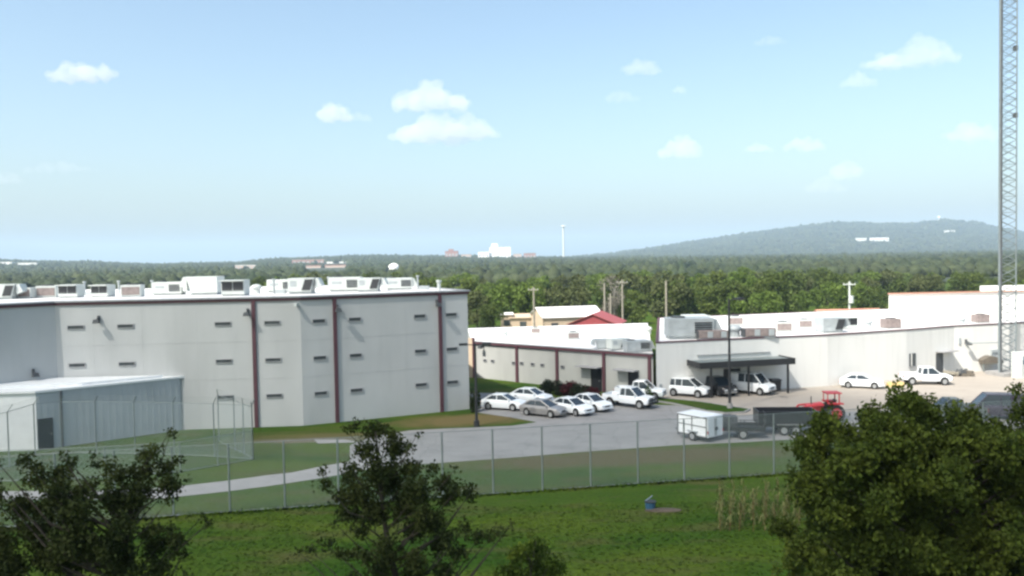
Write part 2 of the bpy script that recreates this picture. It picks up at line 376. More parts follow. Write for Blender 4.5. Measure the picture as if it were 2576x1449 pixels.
MB().prism([(p.x, p.y) for p in inset(foot, -0.12 * sg)], hT - 0.25, hT - 0.02).build('fascia', 'red', TB)
def ring(name, poly, d_out, d_in, z0, z1, mt, parent):
    o_, i_ = inset(poly, -d_out * sg), inset(poly, d_in * sg); n = len(poly); mb = MB()
    for k in range(n):
        a, b, c, d = o_[k], o_[(k + 1) % n], i_[(k + 1) % n], i_[k]
        mb.add([(a.x, a.y, z0), (b.x, b.y, z0), (c.x, c.y, z0), (d.x, d.y, z0), (a.x, a.y, z1), (b.x, b.y, z1), (c.x, c.y, z1), (d.x, d.y, z1)],
               [(0, 3, 2, 1), (4, 5, 6, 7), (0, 1, 5, 4), (2, 3, 7, 6)])
    return mb.build(name, mt, parent)
ring('coping', foot, 0.22, 0.3, hT - 0.02, hT + 0.10, 'coping', TB)
MB().prism([(p.x, p.y) for p in inset(foot, 0.32 * sg)], hT - 0.02, hT + 0.05).build('roof', 'roofwhite', TB)
def pilaster(parent, p, n, h, wd=0.30, dep=0.16, mt='red'):
    MB().box((p.x + n.x * dep / 2, p.y + n.y * dep / 2, h / 2), (wd, dep, h), math.atan2(n.y, n.x) + math.pi / 2).build('pilaster', mt, parent)
nF1 = out_n(B1, B2)
pilaster(TB, on_wall(B1, B2, 641), nF1, hT - 0.25)
for px in (844, 1108): pilaster(TB, on_wall(B2, B3, px), nF2, hT - 0.25)
zrow = (8.55, 5.5, 2.55)
for px in (194, 319, 563, 687):
    for r, z in enumerate(zrow):
        window_slot(TB, B1, B2, px, z, 1.2, 0.24)
for px in (804, 894, 1057, 1136):
    for z in zrow: window_slot(TB, B2, B3, px, z, 0.98, 0.26)
flood(TB, on_wall(B1, B2, 253), nF1, 9.2); flood(TB, on_wall(B1, B2, 627), nF1, 9.5)
flood(TB, on_wall(B2, B3, 850), nF2, 9.6); flood(TB, on_wall(B2, B3, 1100), nF2, 9.7)
cam_ = MB(); pc = on_wall(B1, B2, 751); cam_.box((pc.x, pc.y - 0.3, 10.0), (0.2, 0.6, 0.25)); cam_.build('camera_housing', 'unit', TB)
nF0 = out_n(B0, B1)
flood(TB, on_wall(B0, B1, 82), nF0, 5.2)
# panel joints
for a, b, cols in ((B1, B2, (237, 360, 497)), (B2, B3, (948, 1020))):
    n = out_n(a, b)
    for px in cols:
        p = on_wall(a, b, px); MB().box((p.x + n.x * 0.002, p.y + n.y * 0.002, (hT - 0.3) / 2), (0.035, 0.012, hT - 0.35), math.atan2(n.y, n.x) + math.pi / 2).build('panel_joint', 'concrete', TB)
for a, b, wd in ((B1, B2, 0.0), (B2, B3, 0.0)):
    n = out_n(a, b)
    for z in (4.02, 7.05):
        L, ang = wall_frame(a, b); c = (a + b) / 2
        MB().box((c.x + n.x * 0.004, c.y + n.y * 0.004, z), (L * 0.992, 0.02, 0.03), ang).build('floor_joint', 'concrete', TB)

# ------------------------------------------------------------------ rooftop units
def roof_unit(kind, label, loc, rz=0.0, s=1.0, group='rooftop units', tone='unit'):
    t = thing('rooftop_unit', label, 'air handler', loc, rz, group); t.scale = (s, s, s * .88)
    if kind == 'long':
        MB().box((0, 0, 0.85), (2.9, 1.7, 1.3)).build('casing', tone, t, bevel=0.03)
        MB().box((0, 0, 0.11), (2.7, 1.5, 0.18)).build('curb', 'unitgrey', t)
        h = MB(); h.loft([[(1.46, -0.7, 0.4), (1.46, 0.7, 0.4), (1.46, 0.7, 1.4), (1.46, -0.7, 1.4)], [(2.1, -0.7, 0.35), (2.1, 0.7, 0.35), (1.65, 0.7, 1.42), (1.65, -0.7, 1.42)]]); h.build('intake_hood', tone, t)
        l = MB()
        for k in range(5): l.box((0.75 + 0.0, -0.875, 0.5 + 0.17 * k), (1.1, 0.05, 0.09))
        l.build('louvre', 'louver', t)
        MB().box((-0.7, -0.862, 0.95), (0.9, 0.02, 0.25)).build('access_panel', 'unitgrey', t)
        MB().bar((-0.7, 0, 1.5), (-0.7, 0, 1.62), 0.45, n=14).build('fan_guard', 'darkgrey', t)
    elif kind == 'dark':
        MB().box((0, 0.2, 0.85), (2.0, 1.6, 1.4)).build('casing', tone, t, bevel=0.03)
        MB().box((0, 0.2, 0.08), (1.9, 1.4, 0.14)).build('curb', 'unitgrey', t)
        for sx in (-0.48, 0.48):
            MB().box((sx, -0.62, 0.95), (0.88, 0.05, 0.85)).build('intake_screen', 'louver', t)
        MB().box((0, -0.75, 1.5), (2.15, 0.5, 0.08)).build('rain_hood', tone, t)
    elif kind == 'slant':
        MB().loft([[(-1.3, -0.8, 0.2), (-1.3, 0.8, 0.2), (-1.3, 0.8, 1.5), (-1.3, -0.8, 1.5)], [(0.6, -0.8, 0.2), (0.6, 0.8, 0.2), (0.9, 0.8, 1.5), (0.9, -0.8, 1.5)]]).build('casing', tone, t)
        MB().box((-0.3, 0, 0.1), (1.9, 1.4, 0.16)).build('curb', 'unitgrey', t)
        MB().add([(-0.15, -0.81, 0.35), (0.55, -0.81, 0.35), (0.83, -0.81, 1.38), (0.15, -0.81, 1.38), (-0.15, -0.86, 0.35), (0.55, -0.86, 0.35), (0.83, -0.86, 1.38), (0.15, -0.86, 1.38)],
                 [(4, 5, 6, 7), (0, 3, 2, 1), (0, 1, 5, 4), (1, 2, 6, 5), (2, 3, 7, 6), (3, 0, 4, 7)]).build('intake_screen', 'louver', t)
        MB().loft([[(0.95, -0.6, 0.5), (0.95, 0.6, 0.5), (0.95, 0.6, 1.45), (0.95, -0.6, 1.45)], [(1.5, -0.6, 0.75), (1.5, 0.6, 0.75), (1.2, 0.6, 1.5), (1.2, -0.6, 1.5)]]).build('exhaust_hood', tone, t)
        MB().box((-0.85, -0.82, 1.0), (0.5, 0.03, 0.5)).build('access_panel', 'unitgrey', t)
    elif kind == 'condenser':
        MB().box((0, 0, 0.65), (1.7, 1.3, 1.1)).build('casing', tone, t, bevel=0.03)
        MB().box((0, -0.665, 0.62), (1.5, 0.03, 0.8)).build('coil', 'rust', t)
        MB().bar((-0.0, 0, 1.2), (0, 0, 1.32), 0.5, n=14).build('fan_guard', 'darkgrey', t)
        MB().box((0, 0, 0.05), (1.6, 1.2, 0.1)).build('curb', 'unitgrey', t)
    elif kind == 'bank':
        MB().box((0, 0, 0.6), (3.0, 1.4, 0.9)).build('casing', 'rust', t, bevel=0.02)
        for k in range(4): MB().box((-1.05 + 0.7 * k, -0.72, 0.6), (0.55, 0.03, 0.7)).build('coil', 'unitgrey' if k % 2 else 'rust', t)
        MB().box((0, 0, 0.07), (2.9, 1.3, 0.14)).build('curb', 'unitgrey', t)
        MB().box((-1.56, 0, 0.6), (0.1, 1.3, 0.85)).build('end_panel', 'darkgrey', t)
    elif kind == 'dome':
        MB().bar((0, 0, 0), (0, 0, 0.7), 0.45, n=12).build('duct', tone, t)
        MB().ball((0, 0, 0.85), 0.65, 2, (1, 1, 0.6)).build('cap', tone, t, smooth=True)
    return t
zR = hT + 0.05
def roofspot(px, Y, z=zR):
    p = gx(px, Y); return (p.x, p.y, z)
U = [('slant', 22, 74, 'white rooftop unit with a slanting dark screen beside the left edge of the photo', 0.1, 1.0),
     ('condenser', 66, 75, 'small pale condenser just right of the leftmost roof unit on the tall building', 0, 0.9),
     ('condenser', 122, 76, 'pale boxy condenser left of the roof unit with a single dark square screen', 0.2, 1.0),
     ('dark', 178, 75, 'pale rooftop unit with two dark square screens above the leftmost slot window', 0.0, 0.85),
     ('dark', 258, 75, 'second pale rooftop unit with dark screens, above the wall floodlight', -0.1, 0.8),
     ('condenser', 335, 74, 'rooftop condenser with a brown coil face near the middle of the tall roof', 0.15, 1.0),
     ('long', 428, 77, 'long white rooftop unit with louvres left of the tallest white unit', 0.05, 0.9),
     ('slant', 512, 76, 'tallest white rooftop unit on the tall building roof', math.pi, 1.25),
     ('dark', 592, 72.5, 'rooftop unit with the broad double black screen above the first maroon pilaster', 0.0, 1.0),
     ('dome', 646, 76, 'mushroom shaped roof vent between the black screened unit and the slanted one', 0.0, 0.8),
     ('long', 712, 79, 'pale long unit behind the slanted black screened unit on the tall roof', 0.05, 0.9),
     ('slant', 770, 74.5, 'white unit with the largest slanting black screen, over the wall corner', 0.0, 1.05),
     ('long', 872, 78, 'long plain white rooftop unit above the second maroon pilaster', 0.0, 1.0),
     ('slant', 938, 76.5, 'white unit with slanting black screen right of the long plain unit', 0.0, 0.95),
     ('long', 1006, 80, 'pale unit at the right end of the row on the tall roof', 0.1, 0.85)]
for k, px, Y, lab, rz, s in U: roof_unit(k, lab, roofspot(px, Y), rz, s, 'air handling units on the tall building roof')
for px, Y, lab in ((214, 79, 'thin roof pipe between the two pale units with square dark screens'), (300, 80, 'thin roof pipe left of the brown faced condenser'), (384, 79, 'thin roof pipe right of the brown faced condenser'), (690, 75, 'thin roof pipe right of the mushroom shaped vent'), (828, 80, 'thin roof pipe over the second maroon pilaster'), (1052, 79, 'thin roof pipe beyond the last roof unit')):
    q = thing('vent_pipe', lab, 'vent pipe', roofspot(px, Y), 0, 'thin pipes on the tall roof')
    MB().bar((0, 0, 0), (0, 0, 1.2), 0.09, n=8).build('pipe', 'unitgrey', q); MB().bar((0, 0, 1.2), (0, 0, 1.35), 0.16, n=8).build('cowl', 'unitgrey', q)
    MB().box((0.6, 0, 0.18), (0.9, 0.5, 0.36)).build('curb_box', 'unitgrey', q)
vp = roofspot(1105, 76)
o = thing('vent_pipe', 'short pale vent pipe near the right end of the tall roof', 'vent pipe', vp)
MB().bar((0, 0, 0), (0, 0, 0.75), 0.16, n=10).build('pipe', 'unit', o); MB().bar((0, 0, 0.75), (0, 0, 0.95), 0.24, n=10).build('cowl', 'unit', o)

# ------------------------------------------------------------------ annex (metal shed) at the left
AX = thing('metal_annex', 'low blue grey metal building with white end wall in front of the tall building', 'building')
A1 = gx(80, 60.8); A2 = gx(446, 67.3)
A0 = A1 + Vector((-22, -1.5, 0)); A3 = A0 + Vector((3, 7.0, 0))
hA = 4.22
af = [A0, A1, A2, A3]
MB().prism([(p.x, p.y) for p in af], 0, hA).build('wall', 'annexwhite', AX)
nA = out_n(A1, A2); L, ang = wall_frame(A1, A2); c = (A1 + A2) / 2
MB().box((c.x + nA.x * 0.03, c.y + nA.y * 0.03, hA / 2), (L, 0.05, hA - 0.02), ang).build('side_cladding', 'annexside', AX)  # sheet over the white wall, carrying its shaded tone as colour
rb = MB()
for k in range(int(L / 0.45)):
    p = A1.lerp(A2, (k + 0.5) / int(L / 0.45)); rb.box((p.x + nA.x * 0.065, p.y + nA.y * 0.065, hA / 2), (0.05, 0.02, hA - 0.06), ang)
rb.build('cladding_ribs', 'annexside', AX)
MB().prism([(p.x, p.y) for p in inset(af, -0.15)], hA, hA + 0.16).build('roof', 'annexwhite', AX)
st = inset([A0, A1.lerp(A2, 0.30), A2, A3], 0.5)
MB().prism([(p.x, p.y) for p in st], hA + 0.16, hA + 0.34).build('raised_roof', 'annexwhite', AX)
pd = on_wall(A1, A2, 108)
d_ = MB().box((pd.x + nA.x * 0.08, pd.y + nA.y * 0.08, 1.15), (1.0, 0.08, 2.3), ang).build('door', 'carblack', AX)
MB().bar((pd.x + nA.x * 0.16 + 0.3, pd.y + nA.y * 0.16 + 0.2, 1.05), (pd.x + nA.x * 0.16 + 0.3, pd.y + nA.y * 0.16 + 0.2, 1.2), 0.03).build('handle', 'chrome', d_)
cd_ = MB()
p = on_wall(A1, A2, 150); cd_.bar((p.x + nA.x * .12, p.y + nA.y * .12, 0), (p.x + nA.x * .12, p.y + nA.y * .12, hA), 0.07); cd_.build('downpipe', 'darkgrey', AX)

# ------------------------------------------------------------------ low wing and right building
hW, hB = 4.05, 5.12
W1 = gx(1186, 94.5); W2 = gx(1641, 79.0)
R1 = gx(1649, 79.2); R2 = gx(2081, 83.6); R3 = gx(2280, 87.5); R4 = gx(2400, 91.0); R5 = gx(2720, 95.5)
WG = thing('low_wing', 'low pale wing with maroon pilasters and two dark doors behind the parked cars', 'building')
wf = [W1 + Vector((0, 0, 0)), W2, W2 + Vector((5.6, 37.5, 0)), W1 + Vector((-1.5, 18.5, 0))]
MB().prism([(p.x, p.y) for p in wf], 0, hW - 0.2).build('wall', 'wing', WG)
nW = out_n(W1, W2); L, ang = wall_frame(W1, W2); c = (W1 + W2) / 2
MB().box((c.x + nW.x * 0.1, c.y + nW.y * 0.1, hW - 0.08), (L, 0.24, 0.26), ang).build('fascia', 'red', WG)
MB().box((c.x + nW.x * 0.12, c.y + nW.y * 0.12, hW + 0.09), (L, 0.3, 0.08), ang).build('coping', 'coping', WG)
MB().prism([(p.x, p.y) for p in [W1, W2, wf[2], wf[3]]], hW - 0.2, hW - 0.05).build('roof', 'roofwhite', WG)
for px in (1300, 1401, 1519, 1634): pilaster(WG, on_wall(W1, W2, px), nW, hW - 0.22, 0.32, 0.18)
p = W1; MB().box((p.x - 0.1, p.y - 0.1, (hW + 0.4) / 2), (0.7, 0.5, hW + 0.4), ang).build('end_pier', 'tan', WG)
pilaster(WG, Vector((p.x + 0.15, p.y - 0.35, 0)), nW, hW + 0.5, 0.35, 0.2)
for px in (1219, 1238, 1291, 1311, 1339, 1363, 1414): window_slot(WG, W1, W2, px, 2.05 if px < 1300 else 2.1, 0.42, 0.22)
for px, wd in ((1499, 1.3), (1592, 1.15)):
    p = on_wall(W1, W2, px)
    dd = MB().box((p.x + nW.x * 0.04, p.y + nW.y * 0.04, 1.12), (wd, 0.06, 2.24), ang).build('door', 'carblack', WG)
    MB().box((p.x + nW.x * 0.09 + .3, p.y + nW.y * 0.09 - .3, 1.05), (0.05, 0.08, 0.2), ang).build('handle', 'chrome', dd)
    q = p + Vector((math.cos(ang), math.sin(ang), 0)) * -0.6
    MB().box((q.x + nW.x * 0.55, q.y + nW.y * 0.55, 2.42), (wd + 1.4, 1.0, 0.1), ang).build('door_canopy', 'coping', WG)
flood(WG, on_wall(W1, W2, 1216), nW, 3.75)

RB = thing('office_building', 'long cream walled building with carport and side door, running to the lattice mast', 'building')
rf = [R1, R2, R3, R4, R5, Vector((R5.x + 10, 125, 0)), Vector((R1.x + 5.6, 110, 0))]
MB().prism([(p.x, p.y) for p in rf], 0, hB).build('wall', 'cream', RB)
area = sum(rf[i].x * rf[(i + 1) % 7].y - rf[(i + 1) % 7].x * rf[i].y for i in range(7)); sg = 1 if area > 0 else -1
ring('coping', rf, 0.06, 0.25, hB, hB + 0.12, 'red', RB)
MB().prism([(p.x, p.y) for p in inset(rf, 0.26 * sg)], hB, hB + 0.05).build('roof', 'roofwhite', RB)
nR1 = out_n(R1, R2); nR4 = out_n(R4, R5)
# carport canopy
c1 = on_wall(R1, R2, 1729); c2 = on_wall(R1, R2, 1958); L, ang = wall_frame(c1, c2); cc = (c1 + c2) / 2; dp = 2.7
CP = thing('carport', 'flat black edged carport on posts over the white van', 'carport', (cc.x, cc.y, 0), ang)
MB().box((0, -dp / 2 - 0.02, 3.25), (L, dp, 0.10)).build('roof_sheet', 'galv', CP)
fa = MB(); fa.box((0, -dp - 0.06, 3.12), (L + 0.2, 0.08, 0.60)); fa.box((-L / 2 - 0.05, -dp / 2, 3.12), (0.08, dp, 0.56)); fa.box((L / 2 + 0.05, -dp / 2, 3.12), (0.08, dp, 0.56))
fa.build('fascia', 'black', CP)
for x in (-L / 2 + 1.2, 0.2, L / 2 - 0.5): MB().box((x, -dp + 0.25, 1.6), (0.16, 0.16, 3.2)).build('post', 'black', CP)
MB().box((0, -0.09, 3.75), (L * 0.8, 0.12, 0.08)).build('flashing', 'coping', CP)
# doors, windows, lamps on the right part
def wall_box(parent, name, a, b, px, z, wd, hg, dep, mt, out=0.0):
    p = on_wall(a, b, px); n = out_n(a, b); ang = math.atan2(b.y - a.y, b.x - a.x); o_ = dep / 2 + out
    return MB().box((p.x + n.x * o_, p.y + n.y * o_, z), (wd, dep, hg), ang).build(name, mt, parent)
dd = wall_box(RB, 'door', R1, R2, 1840, 1.15, 1.8, 2.3, 0.05, 'carblack')
wall_box(RB, 'window', R3, R4, 2295, 1.95, 1.0, 1.35, 0.05, 'glassdark'); wall_box(RB, 'window_frame', R3, R4, 2295, 1.2, 1.2, 0.08, 0.12, 'coping')
wall_box(RB, 'window', R3, R4, 2292, 1.95, 0.1, 1.3, 0.09, 'cream')
dd = wall_box(RB, 'door', R3, R4, 2363, 1.2, 1.15, 2.3, 0.05, 'darkgrey')
wall_box(RB, 'door_canopy', R3, R4, 2373, 2.55, 2.5, 0.08, 1.0, 'coping')
for a, b, px, z in ((R1, R2, 1660, 1.0), ): wall_box(RB, 'outlet_box', a, b, px, z, 0.25, 0.4, 0.1, 'unitgrey')
flood(RB, on_wall(R4, R5, 2428), nR4, 3.4)
wall_box(RB, 'meter_box', R4, R5, 2413, 3.5, 0.25, 0.7, 0.12, 'unitgrey')
nm = MB()
pa = on_wall(R4, R5, 2430); pb = on_wall(R4, R5, 2512); nm.bar((pa.x, pa.y - 0.9, 3.3), (pb.x, pb.y - 0.9, 3.2), 0.06)
nm.bar((pa.x, pa.y, 3.3), (pa.x, pa.y - 0.9, 3.3), 0.05); nm.bar((pb.x, pb.y, 3.2), (pb.x, pb.y - 0.9, 3.2), 0.05); nm.build('cable_tray', 'unitgrey', RB)
wall_box(RB, 'breaker_panel', R4, R5, 2500, 1.9, 1.0, 0.9, 0.3, 'unitgrey')
# upper storey block behind
UB = thing('upper_hall', 'tall plain white block rising behind the cream building near the mast', 'building')
v1, v2 = gx(2236, 99), gx(2800, 101)
uf = [v1, v2, v2 + Vector((0, 26, 0)), v1 + Vector((14, 26, 0))]
def sloped(poly, z0, zt):
    n = 4; return MB().add([(p.x, p.y, z0) if z0 is not None else (p.x, p.y, z_ - .05) for p, z_ in zip(poly, zt)] + [(p.x, p.y, z_) for p, z_ in zip(poly, zt)], [(3, 2, 1, 0), (4, 5, 6, 7), (0, 1, 5, 4), (1, 2, 6, 5), (2, 3, 7, 6), (3, 0, 4, 7)])
sloped(uf, 0, (8.35, 8.35, 6.9, 6.9)).build('wall', 'farwhite', UB)
L, ang = wall_frame(v1, v2); c = (v1 + v2) / 2
MB().box((c.x, c.y - 0.1, 8.42), (L + 0.2, 0.3, 0.12), ang).build('coping', 'orange', UB)
sloped(uf, None, (8.42, 8.42, 6.97, 6.97)).build('roof', 'roofwhite', UB)
pp = gx(2560, 102.5); MB().box((pp.x, pp.y, 8.55), (7.6, 3, 0.75)).build('penthouse', 'farwhite', UB)
nU = out_n(v1, v2); pm = on_wall(v1, v2, 2340); MB().box((pm.x, pm.y - 0.08, 6.1), (9.5, 0.14, 0.08), ang).build('conduit', 'unitgrey', UB)

# rooftop units on the low roofs
zr = hB + 0.05; zw = hW - 0.05
V = [('long', 1732, 83.0, zr, 'largest pale rooftop unit, at the left end of the cream building roof', 0.0, 1.55, 'unitgrey'),
     ('dark', 1748, 90.0, zr, 'white unit with a double black screen peeping over the largest roof unit', 0.0, 1.3, 'unit'),
     ('bank', 1790, 81.5, zr, 'low brown condenser bank in front of the largest roof unit', 0.03, 0.95, 'rust'),
     ('dome', 1848, 83.5, zr, 'round grey roof vent right of the lamp pole on the cream building', 0.0, 1.1, 'unitgrey'),
     ('bank', 1908, 82.5, zr, 'grey brown condenser bank right of the round roof vent', 0.03, 1.0, 'rust'),
     ('condenser', 1968, 88.0, zr, 'small pale condenser at the right of the grey brown bank', 0.0, 1.0, 'unit'),
     ('slant', 2092, 86.5, zr, 'pale unit with dark slanting screen on the cream roof above the parked white hatchback', 0.2, 1.15, 'unitgrey'),
     ('dark', 2130, 90.0, zr, 'pale unit with two dark screens on the cream roof left of the plain white block', 0.2, 0.95, 'unit'),
     ('condenser', 2240, 89.5, zr, 'brown faced condenser in front of the left edge of the plain white block', 0.1, 1.0, 'rust'),
     ('condenser', 2466, 94.5, zr, 'brown faced condenser in front of the plain white block near the mast', 0.1, 0.9, 'rust'),
     ('slant', 1556, 84.5, zw, 'pale unit with slanting black screen, rearmost by the right end of the wing roof', 0.3, 0.85, 'unit'),
     ('long', 1600, 82.3, zw, 'long grey unit above the right door of the low wing', 0.2, 0.85, 'unitgrey'),
     ('slant', 1512, 85.5, zw, 'pale unit with slanting screen on the low wing roof above the left door', math.pi, 0.75, 'unitgrey'),
     ('dome', 1268, 100, zw, 'grey round vent on the white low wing roof in front of the small tan shed', 0.0, 0.8, 'unit'),
     ('condenser', 1346, 104, zw, 'small pale condenser on the white low wing roof below the leftmost utility pole', 0.0, 0.7, 'unit'),
     ('condenser', 1848, 97, zr, 'white unit behind the round grey roof vent on the cream building', 0.0, 1.0, 'unit'),
     ('condenser', 2022, 92, zr, 'small white unit between two dark screened ones on the cream building roof', 0.0, .9, 'unit'),
     ('dome', 2185, 92, zr, 'small roof vent left of the brown faced condenser at the white block', 0.0, .7, 'unitgrey'),
     ('dome', 2420, 93.5, zr, 'small roof vent left of the condenser nearest the mast', 0.0, .7, 'unitgrey'),
     ('condenser', 1440, 96, zw, 'white unit on the low wing roof in front of the tan building', 0.1, .8, 'unit'),
     ('dome', 1628, 100, zw, 'small pale vent on the low wing roof right of the red roofed shed', 0.0, 0.9, 'unit')]
for k, px, Y, z, lab, rz, s, tone in V: roof_unit(k, lab, roofspot(px, Y, z), rz, s, 'units on the low roofs', tone)

# ------------------------------------------------------------------ lamp poles
def lamp_pole(label, p, h, heads, r=0.09):
    t = thing('street_lamp', label, 'street lamp', p, 0, None)
    MB().bar((0, 0, 0.5), (0, 0, h), r, r * 0.75, 10).build('pole', 'black', t)
    MB().bar((0, 0, 0), (0, 0, 0.5), 0.24, 0.22, 12).build('footing', 'path' if h > 8 else 'black', t)
    for ang in heads:
        dx, dy = math.cos(ang), math.sin(ang)
        MB().bar((0, 0, h - 0.15), (dx * 0.75, dy * 0.75, h - 0.05), 0.04).build('arm', 'black', t)
        hd = MB().box((dx * 0.95, dy * 0.95, h - 0.05), (0.65, 0.4, 0.16), ang).build('lamp_head', 'black', t)
        MB().box((dx * 0.95, dy * 0.95, h - 0.145), (0.4, 0.26, 0.03), ang).build('lens', 'lamp', hd)
p = at(1199, 1073); lamp_pole('black double headed lamp pole on the verge by the tall building corner', (p.x, p.y, 0), 6.7, (R(10), R(190)), 0.11)
p = at(1836, 1030); lamp_pole('tall black lamp pole on the grass island in front of the carport', (p.x, p.y, 0.05), 9.6, (R(20), R(-20)), 0.12)

# ------------------------------------------------------------------ chain link
def link_mat():
    X = bpy.data.materials.new('chain_link'); X.use_nodes = True; nt = X.node_tree; b = nt.nodes['Principled BSDF']; out = nt.nodes['Material Output']
    b.inputs['Base Color'].default_value = (0.30, 0.36, 0.37, 1); b.inputs['Roughness'].default_value = 0.5
    tc = nt.nodes.new('ShaderNodeTexCoord'); sx = nt.nodes.new('ShaderNodeSeparateXYZ'); nt.links.new(tc.outputs['UV'], sx.inputs[0])
    def m_(op, a, b_=None):
        n = nt.nodes.new('ShaderNodeMath'); n.operation = op
        for i, v in enumerate((a, b_)):
            if v is None: continue
            if isinstance(v, (int, float)): n.inputs[i].default_value = v
            else: nt.links.new(v, n.inputs[i])
        return n.outputs[0]
    s = m_('MULTIPLY', m_('ADD', sx.outputs[0], sx.outputs[1]), 14.0); d = m_('MULTIPLY', m_('SUBTRACT', sx.outputs[0], sx.outputs[1]), 14.0)
    a = m_('LESS_THAN', m_('FRACT', s), 0.085); c = m_('LESS_THAN', m_('FRACT', d), 0.085); k = m_('MAXIMUM', a, c)
    tr = nt.nodes.new('ShaderNodeBsdfTransparent'); ms = nt.nodes.new('ShaderNodeMixShader')
    nt.links.new(k, ms.inputs[0]); nt.links.new(tr.outputs[0], ms.inputs[1]); nt.links.new(b.outputs[0], ms.inputs[2]); nt.links.new(ms.outputs[0], out.inputs['Surface'])
    return X
M['link'] = link_mat()
def mesh_sheet(parent, pts, z0, z1):
    me = bpy.data.meshes.new('wire_mesh'); vs = []; fs = []; uv = []; L = 0
    for i, p in enumerate(pts):
        if i: L += (p - pts[i - 1]).length
        vs += [(p.x, p.y, z0), (p.x, p.y, z1)]; uv.append(L)
    for i in range(len(pts) - 1): fs.append((2 * i, 2 * i + 2, 2 * i + 3, 2 * i + 1))
    me.from_pydata(vs, [], fs); ul = me.uv_layers.new(name='UVMap')
    for poly in me.polygons:
        for li in poly.loop_indices:
            vi = me.loops[li].vertex_index; ul.data[li].uv = (uv[vi // 2], vs[vi][2])
    me.materials.append(M['link']); o = bpy.data.objects.new('wire_mesh', me); col.objects.link(o); o.parent = parent
def fence(label, pts, h, arms=False, lower=False, pr=0.045, wires=3, meshtop=None):
    t = thing('chain_link_fence', label, 'fence')
    for p in pts:
        MB().bar((p.x, p.y, 0), (p.x, p.y, h), pr, n=8).build('post', 'galv', t)
    mt_ = meshtop or h
    for zz, rr_ in ((mt_, .02), (.08, .024)):
        rl = MB()
        for a, b in zip(pts, pts[1:]): rl.bar((a.x, a.y, zz), (b.x, b.y, zz), rr_)
        rl.build('rail', 'galv', t)
    mesh_sheet(t, pts, 0.05, mt_)
    if arms:
        ar = MB(); wr = MB()
        ends = []
        for i, p in enumerate(pts):
            d = (pts[min(i + 1, len(pts) - 1)] - pts[max(i - 1, 0)]).normalized(); n = Vector((d.y, -d.x, 0))
            e = Vector((p.x, p.y, h)) + n * -0.0 + Vector((-0.35 * d.x - 0.15 * n.x, -0.35 * d.y - 0.15 * n.y, 0.45)); ends.append(e)
            ar.bar((p.x, p.y, h), e, 0.03)
        ar.build('barbed_arm', 'galv', t)
        for i in range(len(pts) - 1):
            for k in (0.35, 0.7, 1.0):
                a = Vector((pts[i].x, pts[i].y, h)).lerp(ends[i], k); b = Vector((pts[i + 1].x, pts[i + 1].y, h)).lerp(ends[i + 1], k); wr.bar(a, b, 0.008, n=4)
        wr.build('barbed_wire', 'galv', t)
    return t
G1, G2 = at(437, 1300), at(1947, 1195); st = (G2 - G1) / 12
fence('tall galvanised chain link fence crossing the lawn in front of the car park', [G1 + st * k for k in range(-5, 20)], 3.75, pr=0.05)
Cn = at(637, 1157)
run = [Cn, gx(528, 57.6), gx(426, 58.3), gx(327, 58.9), gx(229, 59.3), gx(141, 59.6), gx(74, 58.8), gx(7, 55.8), gx(-70, 53.5)]
fence('security fence with barbed wire arms around the low metal building', run, 3.75, arms=True, pr=0.04)
c2_ = gx(580, 59.6); c3_ = gx(540, 62.5)
fence('short return run of the security fence towards the tall building', [Cn, gx(603, 58.3), c2_, c3_], 3.6, arms=True, pr=0.04)
fence('lower chain link fence along the footpath in front of the security fence', [Cn] + [Cn.lerp(at(454, 1189), 0.5), at(454, 1189), at(360, 1196), at(265, 1202), at(170, 1207), at(75, 1211), at(-20, 1213), at(-120, 1214)], 2.0, pr=0.035)

# ------------------------------------------------------------------ lattice mast
mb_ = at(2527, 944)
MT = thing('lattice_mast', 'very tall grey lattice radio mast rising past the top of the photo', 'radio mast', (mb_.x, mb_.y, 0), R(12))
hm = 48.0; rr = 1.02
leg = [Vector((rr * math.cos(a), rr * math.sin(a), 0)) for a in (R(200), R(320), R(80))]
for l in leg: MB().bar((l.x, l.y, 0.3), (l.x, l.y, hm), 0.07, n=8).build('leg', 'mastgrey', MT)
br = MB(); N = 56; dz = (hm - 0.6) / N
for k in range(N):
    z0 = 0.4 + k * dz; z1 = z0 + dz
    for i in range(3):
        a, b = leg[i], leg[(i + 1) % 3]
        br.bar((a.x, a.y, z0), (b.x, b.y, z1), 0.034, n=4)
        br.bar((b.x, b.y, z0), (a.x, a.y, z1), 0.034, n=4)
        if k % 2 == 0: br.bar((a.x, a.y, z0), (b.x, b.y, z0), 0.025, n=4)
br.build('bracing', 'mastgrey', MT)
MB().box((0, 0, 0.2), (2.6, 2.6, 0.4)).build('footing', 'path', MT)
cb = MB(); cb.bar((leg[0].x + 0.1, leg[0].y - 0.1, 0.4), (leg[0].x + 0.1, leg[0].y - 0.1, hm), 0.09, n=6); cb.build('cable_run', 'darkgrey', MT)
for z in (34.5, 27.5): MB().box((0.75, -0.5, z), (0.35, 0.35, 0.5)).build('antenna', 'darkgrey', MT)
q = at(2560, 950)
EC = thing('equipment_cabinet', 'pale grey equipment cabinet with a blue badge at the foot of the lattice mast', 'cabinet', (q.x + 0.4, q.y - 0.2, 0), R(5))
MB().box((0, 0, 1.35), (1.9, 0.9, 2.7)).build('casing', 'unit', EC, bevel=0.03)
MB().box((0.15, -0.47, 1.9), (0.85, 0.03, 0.8)).build('badge', 'bluep', EC)
MB().box((-0.3, -0.47, 1.0), (0.04, 0.03, 1.8)).build('door_seam', 'darkgrey', EC)

